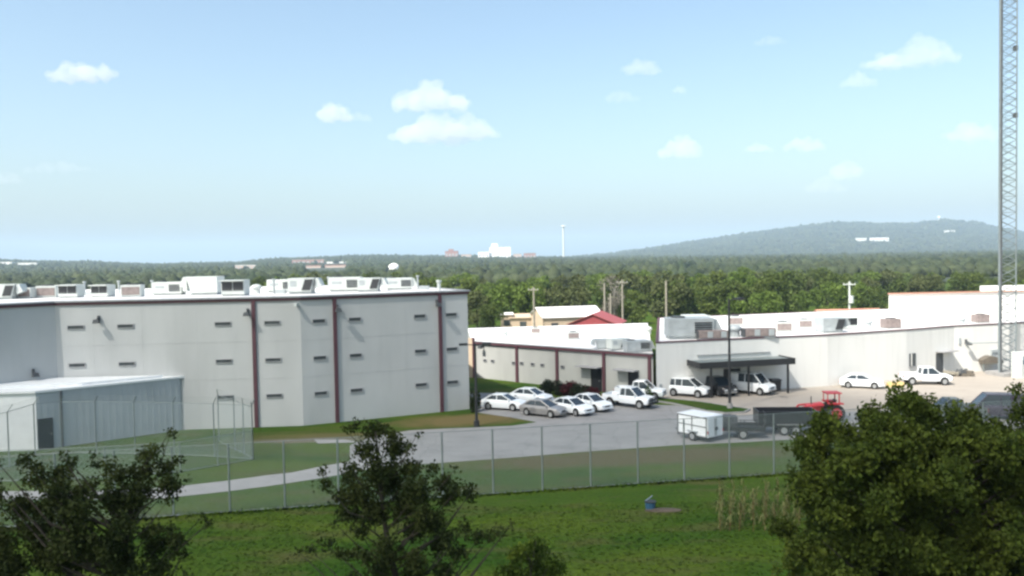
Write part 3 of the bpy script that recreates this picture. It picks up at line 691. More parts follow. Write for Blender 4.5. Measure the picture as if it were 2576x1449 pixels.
# ------------------------------------------------------------------ vehicles
def wheel(parent, x, y, r, wd=0.22, rim='rim'):
    w_ = MB().bar((x, y - wd / 2, r), (x, y + wd / 2, r), r, n=20).build('wheel', 'tyre', parent)
    s_ = 1 if y > 0 else -1
    MB().bar((x, y + s_ * wd / 2, r), (x, y + s_ * (wd / 2 + 0.012), r), r * 0.62, n=14).build('rim', rim, w_)
def sec(x, w, z0, zm, z1, in_=0.92):
    return [(x, -w * 0.94, z0), (x, -w, zm * 0.6 + z0 * 0.4), (x, -w, zm), (x, -w * in_, z1), (x, w * in_, z1), (x, w, zm), (x, w, zm * 0.6 + z0 * 0.4), (x, w * 0.94, z0)]
def vehicle(kind, name, label, cat, px, py, heading, paint, group=None, grille='darkgrey', rim='rim', bar=False):
    p = at(px, py); t = thing(name, label, cat, (p.x, p.y, 0.012), heading, group); t.scale = (.84, .88, .93)
    if kind == 'sedan':
        hw, r = 0.90, 0.33
        S = [(-2.40, .72, .42, .62, .78), (-2.30, .86, .28, .72, .92), (-1.75, .90, .24, .76, .99), (-0.9, .91, .22, .78, .98), (0.6, .91, .22, .78, .97), (1.1, .90, .22, .76, .95), (2.1, .87, .25, .68, .82), (2.38, .74, .32, .58, .68)]
        G = [(-1.95, .78, .96, .96), (-1.15, .66, .96, 1.38), (0.15, .66, .95, 1.42), (1.2, .78, .94, .95)]; wx = (-1.42, 1.42)
    elif kind == 'suv':
        hw, r = 0.97, 0.38
        S = [(-2.40, .86, .45, .85, 1.05), (-2.35, .95, .36, .90, 1.12), (-1.2, .97, .33, .92, 1.12), (1.1, .97, .33, .92, 1.10), (1.25, .96, .33, .90, 1.09), (2.15, .93, .36, .84, 1.0), (2.40, .82, .42, .72, .86)]
        G = [(-2.36, .86, 1.10, 1.11), (-2.1, .76, 1.10, 1.76), (0.35, .76, 1.09, 1.80), (1.35, .86, 1.08, 1.09)]; wx = (-1.45, 1.45)
    elif kind == 'pickup':
        hw, r = 0.98, 0.40
        S = [(-0.75, .97, .42, .98, 1.14), (0.0, .98, .40, .98, 1.14), (1.35, .98, .40, .96, 1.13), (1.5, .97, .40, .95, 1.12), (2.45, .94, .42, .90, 1.04), (2.68, .88, .48, .80, .94)]
        G = [(-0.74, .84, 1.12, 1.13), (-0.6, .76, 1.12, 1.80), (0.55, .76, 1.12, 1.84), (1.45, .86, 1.10, 1.12)]; wx = (-1.85, 1.75)
    elif kind == 'van':
        hw, r = 0.98, 0.37
        S = [(-2.55, .92, .42, 1.0, 1.25), (-2.5, .97, .36, 1.05, 1.28), (-1.0, .99, .33, 1.05, 1.28), (1.3, .99, .33, 1.02, 1.25), (1.6, .97, .33, .98, 1.2), (2.4, .93, .38, .90, 1.05), (2.6, .84, .45, .78, .92)]
        G = [(-2.52, .92, 1.25, 1.26), (-2.42, .82, 1.25, 2.08), (0.8, .82, 1.24, 2.10), (1.75, .90, 1.16, 1.18)]; wx = (-1.6, 1.6)
    k = 1.0
    body = MB().loft([sec(*s) for s in S]).build('body', paint, t, smooth=False, bevel=0.04)
    # glasshouse
    gl = MB().loft([[(x, -w, z0), (x, w, z0), (x, w * (0.98 if z1 - z0 > .05 else 1), z1), (x, -w * (0.98 if z1 - z0 > .05 else 1), z1)] if z1 - z0 < .05 else
                    [(x, -w * 1.14, z0), (x, w * 1.14, z0), (x, w, z1), (x, -w, z1)] for x, w, z0, z1 in G]).build('windows', 'carglass', t)
    rx0, rx1 = G[1][0], G[2][0]; rz = max(G[1][3], G[2][3]); wr_ = G[1][1]
    MB().loft([[(rx0 - 0.05, -wr_ * .96, G[1][3] - 0.02), (rx0 - 0.05, wr_ * .96, G[1][3] - 0.02), (rx0, wr_ * .9, G[1][3] + .05), (rx0, -wr_ * .9, G[1][3] + .05)],
               [(rx1 + 0.05, -wr_ * .96, G[2][3] - 0.02), (rx1 + 0.05, wr_ * .96, G[2][3] - 0.02), (rx1, wr_ * .9, G[2][3] + .05), (rx1, -wr_ * .9, G[2][3] + .05)]]).build('roof', paint, t, bevel=0.02)
    for sy in (-1, 1):
        pl = MB()
        g0, g1, g2, g3 = G
        pl.bar((g3[0], sy * g3[1] * 1.0, g3[3]), (g2[0], sy * g2[1], g2[3]), 0.045); pl.bar((g0[0], sy * g0[1], g0[3]), (g1[0], sy * g1[1], g1[3]), 0.07)
        for f_ in ((0.5,) if kind in ('sedan', 'pickup') else (0.33, 0.66)):
            xm = g1[0] + (g2[0] - g1[0]) * f_; zb = g1[2]; pl.bar((xm, sy * wr_ * 1.14, zb), (xm, sy * wr_, g1[3]), 0.045)
        if kind == 'van':
            pl.box((-1.75, sy * wr_ * 1.06, 1.66), (1.25, 0.16, 0.78))
        pl.build('pillars', paint, t)
        MB().box((g3[0] - 0.25, sy * (hw + 0.09), g3[3] + 0.06), (0.14, 0.18, 0.14)).build('mirror', paint, t)
    for x in wx:
        for sy in (-1, 1):
            MB().bar((x, sy * (hw - 0.20), r + 0.03), (x, sy * (hw + 0.006), r + 0.03), r + 0.07, n=18).build('wheel_arch', 'tyre', t)
            wheel(t, x, sy * (hw - 0.06), r, 0.24, rim)
    xf = S[-1][0]; zf = S[-1][3]; xr = S[0][0]; zr_ = S[0][3]
    for sy in (-1, 1):
        MB().box((xf - 0.03, sy * S[-1][1] * 0.72, zf + 0.02), (0.10, 0.36, 0.15)).build('headlight', 'lamp', t)
        if kind != 'pickup': MB().box((xr + 0.01, sy * S[0][1] * 0.80, zr_ + 0.04), (0.10, 0.26, 0.18)).build('tail_light', 'tail', t)
    MB().box((xf + 0.0, 0, zf - 0.02), (0.07, S[-1][1] * 0.85, 0.16)).build('grille', grille, t)
    MB().box((xf + 0.03, 0, S[-1][2] + 0.08), (0.14, S[-1][1] * 1.9, 0.15)).build('bumper', paint if kind == 'sedan' else 'chrome', t, bevel=0.02)
    if kind == 'pickup':
        bd = MB(); bd.box((-1.78, 0, 0.62), (2.05, 1.9, 0.12))
        for sy in (-1, 1): bd.box((-1.78, sy * 0.92, 0.86), (2.05, 0.10, 0.56))
        bd.box((-2.78, 0, 0.86), (0.06, 1.94, 0.56)); bd.box((-0.78, 0, 0.86), (0.06, 1.7, 0.5)); bd.build('bed', paint, t)
        for sy in (-1, 1): MB().box((-2.82, sy * 0.9, 0.95), (0.06, 0.12, 0.3)).build('tail_light', 'tail', t)
        MB().box((-2.88, 0, 0.5), (0.16, 1.8, 0.16)).build('rear_bumper', 'chrome', t)
    if bar:
        gb = MB(); gb.box((xf + 0.2, 0, 0.85), (0.08, 1.7, 0.10)); gb.box((xf + 0.2, 0, 0.55), (0.1, 1.8, 0.2))
        for y in (-0.75, -0.3, 0.3, 0.75): gb.bar((xf + 0.2, y, 0.4), (xf + 0.2, y, 1.05), 0.05)
        gb.box((xf + 0.2, 0, 1.05), (0.08, 1.6, 0.08)); gb.build('bull_bar', 'black', t)
    return t
GP = 'vehicles parked in the lower car park'; GU = 'vehicles parked by the cream building'
vehicle('sedan', 'parked_car', 'white saloon at the left end of the parked row, nearest the lamp pole', 'car', 1268, 1029, R(-24), 'carwhite', GP)
vehicle('sedan', 'parked_car', 'white saloon mostly hidden behind the leftmost white and the silver cars', 'car', 1336, 1013, R(-32), 'carwhite', GP)
vehicle('sedan', 'parked_car', 'silver brown saloon parked between white cars', 'car', 1367, 1045, R(-34), 'carsilver', GP)
vehicle('sedan', 'parked_car', 'white saloon directly right of the silver brown car', 'car', 1439, 1040, R(-48), 'carwhite', GP)
vehicle('sedan', 'parked_car', 'white saloon left of the big white pickup', 'car', 1488, 1030, R(-52), 'carwhite', GP)
vehicle('pickup', 'pickup_truck', 'white pickup truck with black bull bar at the right of the parked row', 'pickup truck', 1584, 1022, R(-38), 'carwhite', GP, grille='black', bar=True)
vehicle('pickup', 'pickup_truck', 'white pickup truck half hidden behind the one with the black bull bar', 'pickup truck', 1612, 1003, R(-22), 'carwhite', GP)
vehicle('suv', 'parked_suv', 'white estate wagon parked in front of the carport beside the black vehicle', 'suv', 1733, 996, R(-34), 'carwhite', GU)
vehicle('suv', 'parked_suv', 'black off road car in the shade between the white wagon and the white van', 'suv', 1806, 992, R(-68), 'carblack', GU, rim='darkgrey')
vehicle('van', 'parked_van', 'white van parked under the front of the carport', 'van', 1890, 989, R(-44), 'carwhite', GU)
vehicle('sedan', 'parked_car', 'white hatchback standing alone in the sun against the cream wall', 'car', 2167, 975, R(-24), 'carwhite', GU)
vehicle('pickup', 'pickup_truck', 'white pickup truck in the sun by the side door behind the bushy tree', 'pickup truck', 2330, 966, R(-10), 'carwhite', GU)
vehicle('van', 'parked_van', 'dark plum van behind the top of the large bushy tree', 'van', 2502, 1052, R(165), 'carpurple', GP)
vehicle('pickup', 'pickup_truck', 'grey green pickup truck left of the dark plum van', 'pickup truck', 2395, 1056, R(175), 'carolive', GP)

# wheeled bin under the carport
p = at(1950, 985); t = thing('refuse_bin', 'black wheeled bin beside the right end of the white van', 'bin', (p.x, p.y, 0.012))
MB().box((0, 0, 0.62), (0.85, 0.8, 1.0), 0, 1.12).build('body', 'black', t, bevel=0.03); MB().box((0, 0.0, 1.17), (1.05, 1.0, 0.08)).build('lid', 'darkgrey', t)
for s_ in (-1, 1): MB().bar((s_ * .42, .4, .12), (s_ * .5, .4, .12), .12, n=12).build('wheel', 'tyre', t)
# yellow barrier blocks
p = at(2252, 973); t = thing('speed_barrier', 'low yellow barrier beside the white pickup in the sun', 'barrier', (p.x, p.y, 0.012))
MB().loft([[(-0.8, -.3, 0), (-0.8, .3, 0), (-0.8, .12, .45), (-0.8, -.12, .45)], [(0.8, -.3, 0), (0.8, .3, 0), (0.8, .12, .45), (0.8, -.12, .45)]]).build('body', 'yellow', t)
for s_ in (-.5, .5): MB().box((s_, 0, .48), (.12, .12, .08)).build('lug', 'yellow', t)

# white cargo trailer
p = at(1764, 1104); t = thing('cargo_trailer', 'small white box trailer with double rear doors behind the fence', 'trailer', (p.x, p.y, 0.008), R(128))
MB().box((0.1, 0, 1.08), (2.7, 1.8, 1.45)).build('body', 'carwhite', t, bevel=0.05)
tr = MB()
for y in (-0.912, 0.912):
    for x in (-1.2, 0.1, 1.4): tr.box((x, y, 1.08), (0.07, 0.03, 1.44))
    tr.box((0.1, y, 1.12), (2.6, 0.025, 0.06)); tr.box((0.1, y, 0.4), (2.7, 0.04, 0.1)); tr.box((0.1, y, 1.78), (2.7, 0.04, 0.06))
tr.build('trim', 'darkgrey', t)
for s_ in (-1, 1):
    d_ = MB().box((-1.27, s_ * 0.43, 1.08), (0.05, 0.80, 1.36)).build('rear_door', 'carwhite', t)
    MB().bar((-1.31, s_ * 0.08, 0.45), (-1.31, s_ * 0.08, 1.7), 0.02).build('lock_rod', 'darkgrey', d_)
    MB().box((-1.3, s_ * 0.84, 0.75), (0.05, 0.08, 0.2)).build('tail_light', 'tail', t)
    wheel(t, 0.0, s_ * 0.93, 0.33, 0.2); fm = MB().box((0, s_ * 0.97, 0.72), (0.9, 0.24, 0.05)).build('mudguard', 'unitgrey', t)
MB().box((-1.32, -0.1, 0.95), (0.05, 0.3, 0.22)).build('door_latch', 'darkgrey', t)
dr = MB(); dr.bar((1.4, -0.6, 0.42), (2.4, 0, 0.42), 0.05); dr.bar((1.4, 0.6, 0.42), (2.4, 0, 0.42), 0.05); dr.bar((2.2, 0, 0), (2.2, 0, 0.6), 0.04); dr.build('drawbar', 'darkgrey', t)
MB().box((0.1, 0, 1.83), (2.72, 1.84, 0.05)).build('roof', 'carwhite', t)

# black flat trailer and black dump trailer
p = at(1868, 1098); t = thing('utility_trailer', 'low black flat trailer with raised front rack next to the white box trailer', 'trailer', (p.x, p.y, 0.008), R(172))
MB().box((0, 0, 0.62), (3.0, 1.9, 0.12)).build('deck', 'black', t)
fr = MB()
for y in (-.93, .93): fr.box((0, y, .78), (3.0, .06, .2)); fr.box((0, y, 1.02), (3.0, .04, .05))
for x in (-1.45, 0, 1.45):
    for y in (-.93, .93): fr.box((x, y, .9), (.05, .05, .3))
fr.build('side_rail', 'black', t)
ga = MB()
for k in range(7): ga.bar((-1.5, -.9 + .3 * k, .65), (-1.62, -.9 + .3 * k, 1.75), .03)
ga.bar((-1.62, -.9, 1.75), (-1.62, .9, 1.75), .03); ga.bar((-1.56, -.9, 1.2), (-1.56, .9, 1.2), .03); ga.build('ramp_gate', 'black', t)
MB().box((0.9, 0, 1.1), (1.0, 1.0, 0.85)).build('tool_box', 'darkgrey', t)
for y in (-1, 1): wheel(t, 0.1, y * 1.0, .36, .22)
dr = MB(); dr.bar((1.5, -.7, .55), (2.7, 0, .5), .06); dr.bar((1.5, .7, .55), (2.7, 0, .5), .06); dr.bar((2.5, 0, 0), (2.5, 0, .9), .06); dr.box((2.4, 0, .75), (.5, .6, .4)); dr.build('drawbar', 'black', t)
p = at(1975, 1088); t = thing('dump_trailer', 'long black high sided trailer in front of the red loader', 'trailer', (p.x, p.y, 0.008), R(176))
b_ = MB(); b_.box((0, -.95, 1.25), (4.3, .07, 1.0)); b_.box((0, .95, 1.25), (4.3, .07, 1.0)); b_.box((-2.12, 0, 1.25), (.07, 1.83, 1.0)); b_.box((2.12, 0, 1.25), (.07, 1.83, 1.0)); b_.box((0, 0, .75), (4.3, 1.83, .08)); b_.build('body', 'carblack', t)
rb_ = MB()
for k in range(8):
    for y in (-1.0, 1.0): rb_.box((-2.0 + .571 * k, y, 1.25), (.07, .06, .96))
rb_.build('ribs', 'black', t)
MB().box((0, 0, .6), (4.1, 1.0, .16)).build('chassis', 'darkgrey', t)
for x in (-.5, .35):
    for y in (-1, 1): wheel(t, x, y * 1.05, .37, .24)
for y in (-1, 1): MB().box((-.08, y * 1.07, .8), (1.9, .28, .05)).build('mudguard', 'chrome', t)
dr = MB(); dr.bar((2.1, -.7, .55), (3.3, 0, .5), .06); dr.bar((2.1, .7, .55), (3.3, 0, .5), .06); dr.bar((3.0, 0, 0), (3.0, 0, .9), .05); dr.build('drawbar', 'black', t)

# red loader tractor
p = at(2074, 1057); t = thing('loader_tractor', 'red tractor with front loader behind the black trailers', 'tractor', (p.x, p.y, 0.012), R(178))
MB().loft([[(0.2, -.38, .8), (0.2, .38, .8), (0.2, .34, 1.45), (0.2, -.34, 1.45)], [(1.5, -.34, .85), (1.5, .34, .85), (1.5, .28, 1.25), (1.5, -.28, 1.25)]]).build('bonnet', 'redpaint', t, bevel=.05)
MB().box((0.2, 0, .68), (2.6, .5, .35)).build('chassis', 'darkgrey', t)
for y in (-1, 1):
    wheel(t, -.65, y * .75, .68, .4, 'redpaint'); wheel(t, 1.25, y * .7, .42, .28, 'redpaint')
    MB().box((-.65, y * .75, 1.45), (1.1, .45, .1)).build('fender', 'redpaint', t)
    am = MB(); am.bar((0.2, y * .5, 1.3), (1.9, y * .5, 1.15), .08); am.bar((1.9, y * .5, 1.15), (2.45, y * .5, .55), .08); am.build('loader_arm', 'redpaint', t)
MB().loft([[(2.35, -.95, .25), (2.35, .95, .25), (2.35, .95, .85), (2.35, -.95, .85)], [(3.0, -.95, .2), (3.0, .95, .2), (2.75, .95, .45), (2.75, -.95, .45)]]).build('bucket', 'redpaint', t)
MB().box((-.55, 0, 1.2), (.5, .5, .12)).build('seat', 'black', t); MB().box((-.8, 0, 1.45), (.1, .5, .45)).build('backrest', 'black', t)
ro = MB(); ro.bar((-1.0, -.5, 1.0), (-1.0, -.5, 2.2), .05); ro.bar((-1.0, .5, 1.0), (-1.0, .5, 2.2), .05); ro.box((-.6, 0, 2.22), (1.2, 1.2, .08)); ro.bar((-.1, -.5, 1.4), (-.1, -.5, 2.2), .04); ro.bar((-.1, .5, 1.4), (-.1, .5, 2.2), .04); ro.build('canopy', 'redpaint', t)
MB().bar((1.1, .15, 1.3), (1.1, .15, 1.95), .04).build('exhaust', 'black', t)
# small tarp covered heap + junk by the far wall
p = at(2487, 934); t = thing('covered_rack', 'brown tarpaulin hooped over a rack at the foot of the mast', 'covered rack', (p.x, p.y, .012))
hp = [(-1.1 + 2.2 * k / 8, 0.0, 1.0 + 0.75 * math.sin(math.pi * (0.15 + 0.75 * k / 8))) for k in range(9)]
MB().loft([[(x, -.9, z), (x, .9, z), (x, .9, .95), (x, -.9, .95)] for x, _, z in hp]).build('tarpaulin', 'tarp', t)
for x in (-1, 1):
    for y in (-.8, .8): MB().bar((x, y, 0), (x, y, .95), .05).build('leg', 'galv', t)
for px, s_, lab, mt_ in ((2402, .8, 'tan heap of scrap by the cream wall right of the side door', 'wood'), (2428, 1.0, 'dark brown heap of scrap between the tan heap and the covered rack', 'tarp')):
    p = at(px, 946); t = thing('scrap_heap', lab, 'scrap heap', (p.x, p.y, .012))
    b1, b2 = MB(), MB()
    for k in range(10): b1.box((rnd.uniform(-1, 1) * s_, rnd.uniform(-.4, .4), rnd.uniform(.12, .5)), (rnd.uniform(.3, .9), rnd.uniform(.2, .5), rnd.uniform(.2, .45)), rnd.uniform(0, 3))
    b1.build('crates', mt_, t)
    for k in range(3): b2.bar((rnd.uniform(-1, 0), -.4, .2), (rnd.uniform(0, 1.3), .2, .7), .06)
    b2.build('pipes', 'darkgrey', t)

# ------------------------------------------------------------------ poles and far sheds
def util_pole(label, px, ytop, Y, arms=1, mt='wood', tank=False):
    p = gx(px, Y); zt = atY(px, ytop, Y).z
    t = thing('utility_pole', label, 'utility pole', (p.x, p.y, 0), rnd.uniform(-.6, .6), 'utility poles before the wood')
    MB().bar((0, 0, 0), (0, 0, zt), .2, .14, 8).build('pole', mt, t)
    for k in range(arms):
        a_ = MB().box((0, -.15, zt - .5 - .9 * k), (2.0, .1, .12)).build('crossarm', mt, t)
        MB().add(*insul(zt - .5 - .9 * k)).build('insulators', 'unit', a_)
    if tank: MB().bar((.3, -.2, zt - 3.6), (.3, -.2, zt - 2.4), .42, n=12).build('transformer', 'unit', t)
def insul(z):
    mb = MB()
    for x in (-.9, -.3, .3, .9): mb.bar((x, -.15, z + .06), (x, -.15, z + .25), .05)
    return mb.v, mb.f
util_pole('pale utility pole standing before the tan building', 1343, 722, 140)
util_pole('thin grey utility pole, left one of the close trio behind the red roofed shed', 1521, 712, 150, 0)
util_pole('shortest pole of the close trio behind the red roofed shed', 1536, 738, 152, 0)
util_pole('utility pole with crossarm, right one of the close trio behind the red roofed shed', 1566, 704, 148)
util_pole('plain tall utility pole left of the largest roof unit', 1676, 706, 130, 0)
util_pole('white utility pole carrying a transformer before the orange roofed house', 2137, 708, 140, 1, 'unit', True)
def shed(name, label, cat, c, L, Wd, hw_, hr, rz, wall, roof, door=None, windows=0):
    t = thing(name, label, cat, (c[0], c[1], 0), rz)
    MB().loft([[(-L / 2, -Wd / 2, 0), (-L / 2, Wd / 2, 0), (-L / 2, Wd / 2, hw_), (-L / 2, 0, hr), (-L / 2, -Wd / 2, hw_)], [(L / 2, -Wd / 2, 0), (L / 2, Wd / 2, 0), (L / 2, Wd / 2, hw_), (L / 2, 0, hr), (L / 2, -Wd / 2, hw_)]]).build('wall', wall, t)
    sl_ = (hr - hw_) / (Wd / 2); e = .3; th = .1
    rf_ = MB()
    for s_ in (-1, 1):
        y1, z1 = s_ * (Wd / 2 + e), hw_ - sl_ * e
        a = [(-L / 2 - e, 0, hr + .02), (-L / 2 - e, y1, z1 + .02), (-L / 2 - e, y1, z1 + th), (-L / 2 - e, 0, hr + th + .02)]
        rf_.loft([a, [(x + L + 2 * e, y, z) for x, y, z in a]])
    rf_.build('roof', roof, t)
    if door: 
        MB().box((-L / 2 - .03, 0, door[1] / 2), (.06, door[0], door[1])).build('door', 'farwhite', t)
    for k in range(windows): 
        wn = MB().box((-L / 2 + (k + .6) * L / (windows + .2), -Wd / 2 - .03, hw_ * .55), (1.2, .06, 1.0)).build('window', 'glassdark', t)
    return t
p = gx(1503, 128); shed('red_shed', 'red metal shed with broad gabled roof and pale doorway beyond the white roofs', 'shed', (p.x + .4, p.y + 5), 8, 7.8, 2.9, 4.45, R(74), 'redwall', 'redroof', (4.2, 2.5))
p = gx(1428, 142); shed('tan_building', 'tan walled building with pale roof between the poles and the red shed', 'building', (p.x, p.y + 5), 10.5, 9.0, 3.2, 4.6, R(12), 'tan', 'roofwhite', None, 3)
p = gx(1312, 150); shed('tan_shed', 'small tan shed with a dark gap beside it left of the tan building', 'shed', (p.x, p.y + 3), 4.6, 5.0, 2.6, 3.1, R(5), 'tan', 'tan', None, 1)
p = gx(1273, 150); shed('tan_silo_hut', 'narrow cream hut at the left end of the tan sheds', 'hut', (p.x, p.y + 2), 1.8, 3.0, 3.2, 3.4, R(5), 'tan', 'roofwhite', None, 1)
p = gx(2160, 118); shed('orange_house', 'low orange roofed house beside the plain white block', 'house', (p.x, p.y + 4), 9.0, 8.0, 3.3, 5.0, R(3), 'cream', 'orange', None, 3)

# ------------------------------------------------------------------ foliage
nr = np.random.default_rng(11)
def quads_at(C, size, up=0.3, elong=1.6):
    n = len(C); u = nr.normal(size=(n, 3)); u /= np.linalg.norm(u, axis=1)[:, None]
    v = nr.normal(size=(n, 3)); v = np.cross(u, v); v /= np.linalg.norm(v, axis=1)[:, None]
    s = (size * nr.uniform(0.6, 1.35, n))[:, None]
    u = u * s * elong / 2; v = v * s / 2
    return np.stack([C - u - v * .35, C + v - u * .1, C + u * 1.0 + v * .1, C - v * .9 + u * .15], axis=1).reshape(-1, 3)
def fill(poly, n, seed):
    rg = random.Random(seed); xs = [p[0] for p in poly]; ys = [p[1] for p in poly]; out = []
    while len(out) < n:
        x, y = rg.uniform(min(xs), max(xs)), rg.uniform(min(ys), max(ys)); ins = False; j = len(poly) - 1
        for i in range(len(poly)):
            if (poly[i][1] > y) != (poly[j][1] > y) and x < (poly[j][0] - poly[i][0]) * (y - poly[i][1]) / (poly[j][1] - poly[i][1]) + poly[i][0]: ins = not ins
            j = i
        if ins: out.append((x, y))
    return out
def crown_tree(name, label, cat, clusters, base_px, base_D, lean_to, D, mt, leaf, per, spread, trunk_r, seed, tuft=1.0):
    """clusters (px,py,r px) are spots of foliage in a plane D away, given thickness in depth"""
    rg = random.Random(seed); ppm = F / D
    t0 = gx(base_px, D); t = thing(name, label, cat, (t0.x, t0.y, 0)); org = np.array([t0.x, t0.y, 0.0])
    spine_top = atY(lean_to[0], lean_to[1], D); limbs = MB(); leaves = []
    sp0 = Vector((t0.x, t0.y, 0)); 
    def spine(z): 
        k = max(0, min(1, z / spine_top.z)); q = sp0.lerp(Vector((spine_top.x, D, spine_top.z)), k); q.x += 0.15 * math.sin(k * 7); q.z = z; return q
    prev = spine(0)
    tr_ = MB(); lseq = 0
    for k in range(1, 13):
        z = spine_top.z * k / 12; q = spine(z); ra = trunk_r * (1 - .92 * (k - 1) / 12); rb2 = trunk_r * (1 - .92 * k / 12)
        tr_.bar(prev - t0, q - t0, ra, rb2, 8); prev = q
    for (px, py, r) in clusters:
        if D == 18 and py > 1230: r *= 1.12
        if D == 21: r *= .86
        c0 = atY(px, py, D); rm = r / ppm
        side = abs(c0.x - spine(c0.z).x)
        c = Vector((c0.x, D + rg.gauss(0, 1) * spread * (0.35 + 0.3 * rm), c0.z))
        s0 = spine(max(.5, c.z - 0.5 - side * .55)); mid = s0.lerp(c, .55) + Vector((0, 0, -.12 * side))
        rb1 = min(trunk_r * .3, .012 + .012 * side)
        lseq += 1
        if lseq % 3 == 0 or D < 22: mid += Vector((rg.gauss(0, .12), rg.gauss(0, .12), rg.gauss(0, .08)))
        if D >= 22 and lseq % 3: s0 = s0.lerp(mid, .6)
        elif D < 22 and lseq % 2: s0 = s0.lerp(mid, .35)
        limbs.bar(s0 - t0, mid - t0, rb1, rb1 * .6, 5); limbs.bar(mid - t0, c - t0, rb1 * .6, .006, 5)
        nt_ = max(6, int(per * rm * rm * 14)); 
        outd = Vector((c.x - s0.x, (c.y - s0.y), .25 + abs(c.z - s0.z) * .5)).normalized()
        for k in range(nt_):
            d = Vector((rg.gauss(0, 1), rg.gauss(0, 1), rg.gauss(0, 1))).normalized() + outd * .7 * tuft + Vector((0, 0, .55 * tuft)); d.normalize()
            st_ = c + Vector((rg.gauss(0, 1), rg.gauss(0, 1), rg.gauss(0, .8))) * rm * .38; Lt = rm * rg.uniform(.35, .95)
            nl = max(4, int(Lt / leaf * 2.6))
            for j in range(nl):
                f = (j + rg.random()) / nl; q = st_ + d * Lt * f
                w_ = leaf * (1.3 - .7 * f)
                leaves.append((q.x + rg.gauss(0, 1) * w_, q.y + rg.gauss(0, 1) * w_, q.z + rg.gauss(0, 1) * w_))
    tr_.build('trunk', 'bark', t, smooth=True); limbs.build('branches', 'bark', t)
    C = np.array(leaves) - org
    o = bpy.data.objects.new('crown', np_mesh('crown', quads_at(C, leaf), 0, M[mt])); col.objects.link(o); o.parent = t
    return len(leaves)
n1 = crown_tree('juniper_tree', 'dark open branched tree in the middle foreground, pointed top over the lawn', 'tree',
    [(868, 1085, 16), (893, 1078, 24), (935, 1098, 34), (962, 1090, 26), (985, 1100, 24), (925, 1140, 40), (990, 1145, 42), (893, 1165, 22), (1048, 1095, 13), (1030, 1125, 20), (955, 1190, 52), (1025, 1190, 42), (880, 1195, 18),
     (965, 1235, 60), (1045, 1235, 50), (870, 1222, 34), (838, 1205, 28), (808, 1195, 18), (900, 1255, 48), (1080, 1190, 24), (1110, 1225, 34), (1146, 1175, 13), (1150, 1225, 28), (1185, 1240, 22), (1175, 1270, 26), (1120, 1262, 38),
     (860, 1265, 34), (880, 1300, 34), (940, 1300, 52), (1010, 1290, 58), (1070, 1290, 48), (850, 1320, 16), (915, 1330, 30), (980, 1345, 36), (1040, 1350, 44), (1090, 1320, 38), (1130, 1345, 32), (1165, 1335, 26), (1200, 1355, 30), (1238, 1345, 24),
     (1268, 1335, 15), (1285, 1325, 10), (1150, 1390, 34), (1100, 1400, 44), (1050, 1410, 46), (990, 1395, 38), (940, 1385, 30), (900, 1390, 28), (860, 1400, 26), (820, 1392, 24), (785, 1390, 20), (755, 1385, 14), (960, 1435, 40), (1040, 1455, 46), (1110, 1450, 40), (900, 1440, 26)],
    1085, 21, (935, 1085), 21, 'juniper', 0.056, 34, 0.9, 0.2, 3, 1.5)
n2 = crown_tree('juniper_tree', 'dark wide spreading tree filling the lower left corner', 'tree',
    [(92, 1150, 20), (112, 1175, 26), (100, 1215, 34), (135, 1215, 34), (165, 1175, 24), (155, 1145, 14), (180, 1215, 34), (195, 1165, 16), (150, 1265, 40), (205, 1255, 34), (238, 1180, 20), (232, 1225, 26), (262, 1250, 32), (245, 1150, 10), (285, 1170, 22), (305, 1200, 34),
     (335, 1170, 28), (372, 1155, 24), (395, 1135, 20), (412, 1105, 15), (418, 1090, 9), (355, 1205, 40), (400, 1190, 32), (438, 1180, 16), (446, 1160, 9), (430, 1215, 24), (405, 1245, 34), (350, 1255, 42), (300, 1260, 40), (440, 1250, 14),
     (8, 1160, 18), (20, 1185, 18), (2, 1215, 26), (30, 1225, 10), (0, 1262, 30), (60, 1268, 24), (88, 1290, 30), (30, 1300, 36), (210, 1300, 44), (290, 1310, 44), (350, 1305, 34), (150, 1320, 44), (90, 1345, 44), (30, 1360, 46), (220, 1360, 48), (300, 1370, 48),
     (370, 1345, 26), (400, 1335, 22), (430, 1335, 18), (455, 1345, 22), (480, 1325, 14), (505, 1330, 12), (520, 1322, 8), (435, 1380, 28), (470, 1390, 20), (380, 1395, 40), (410, 1430, 36), (320, 1430, 48), (230, 1430, 52), (140, 1400, 52), (60, 1430, 54), (150, 1450, 50), (0, 1430, 44), (470, 1440, 14)],
    250, 18, (330, 1180), 18, 'juniper', 0.052, 34, 0.8, 0.24, 5, 1.5)
polyR = [(2045, 1330), (2030, 1260), (2050, 1190), (2070, 1140), (2108, 1098), (2150, 1068), (2190, 1042), (2222, 1018), (2252, 1006), (2290, 1006), (2318, 1020), (2345, 1035), (2360, 1070), (2420, 1085), (2470, 1095), (2540, 1100), (2600, 1110), (2640, 1300), (2640, 1500), (2060, 1500), (2040, 1420), (2010, 1380)]
cl = [(x, y, random.Random(int(x * 7 + y)).uniform(30, 46)) for x, y in fill(polyR, 250, 21)]
cl += [(2290, 984, 10), (2262, 988, 10), (2312, 998, 12), (2012, 1215, 14), (2045, 1150, 14), (2430, 1062, 20), (2462, 1050, 18), (2500, 1062, 22), (1990, 1290, 14), (2108, 1070, 14), (2155, 1036, 12)]
n3 = crown_tree('evergreen_tree', 'large dense rounded dark green tree filling the lower right corner', 'tree', cl, 2330, 22, (2300, 1010), 22, 'oakleaf', 0.076, 44, 2.6, 0.26, 9, 0.5)
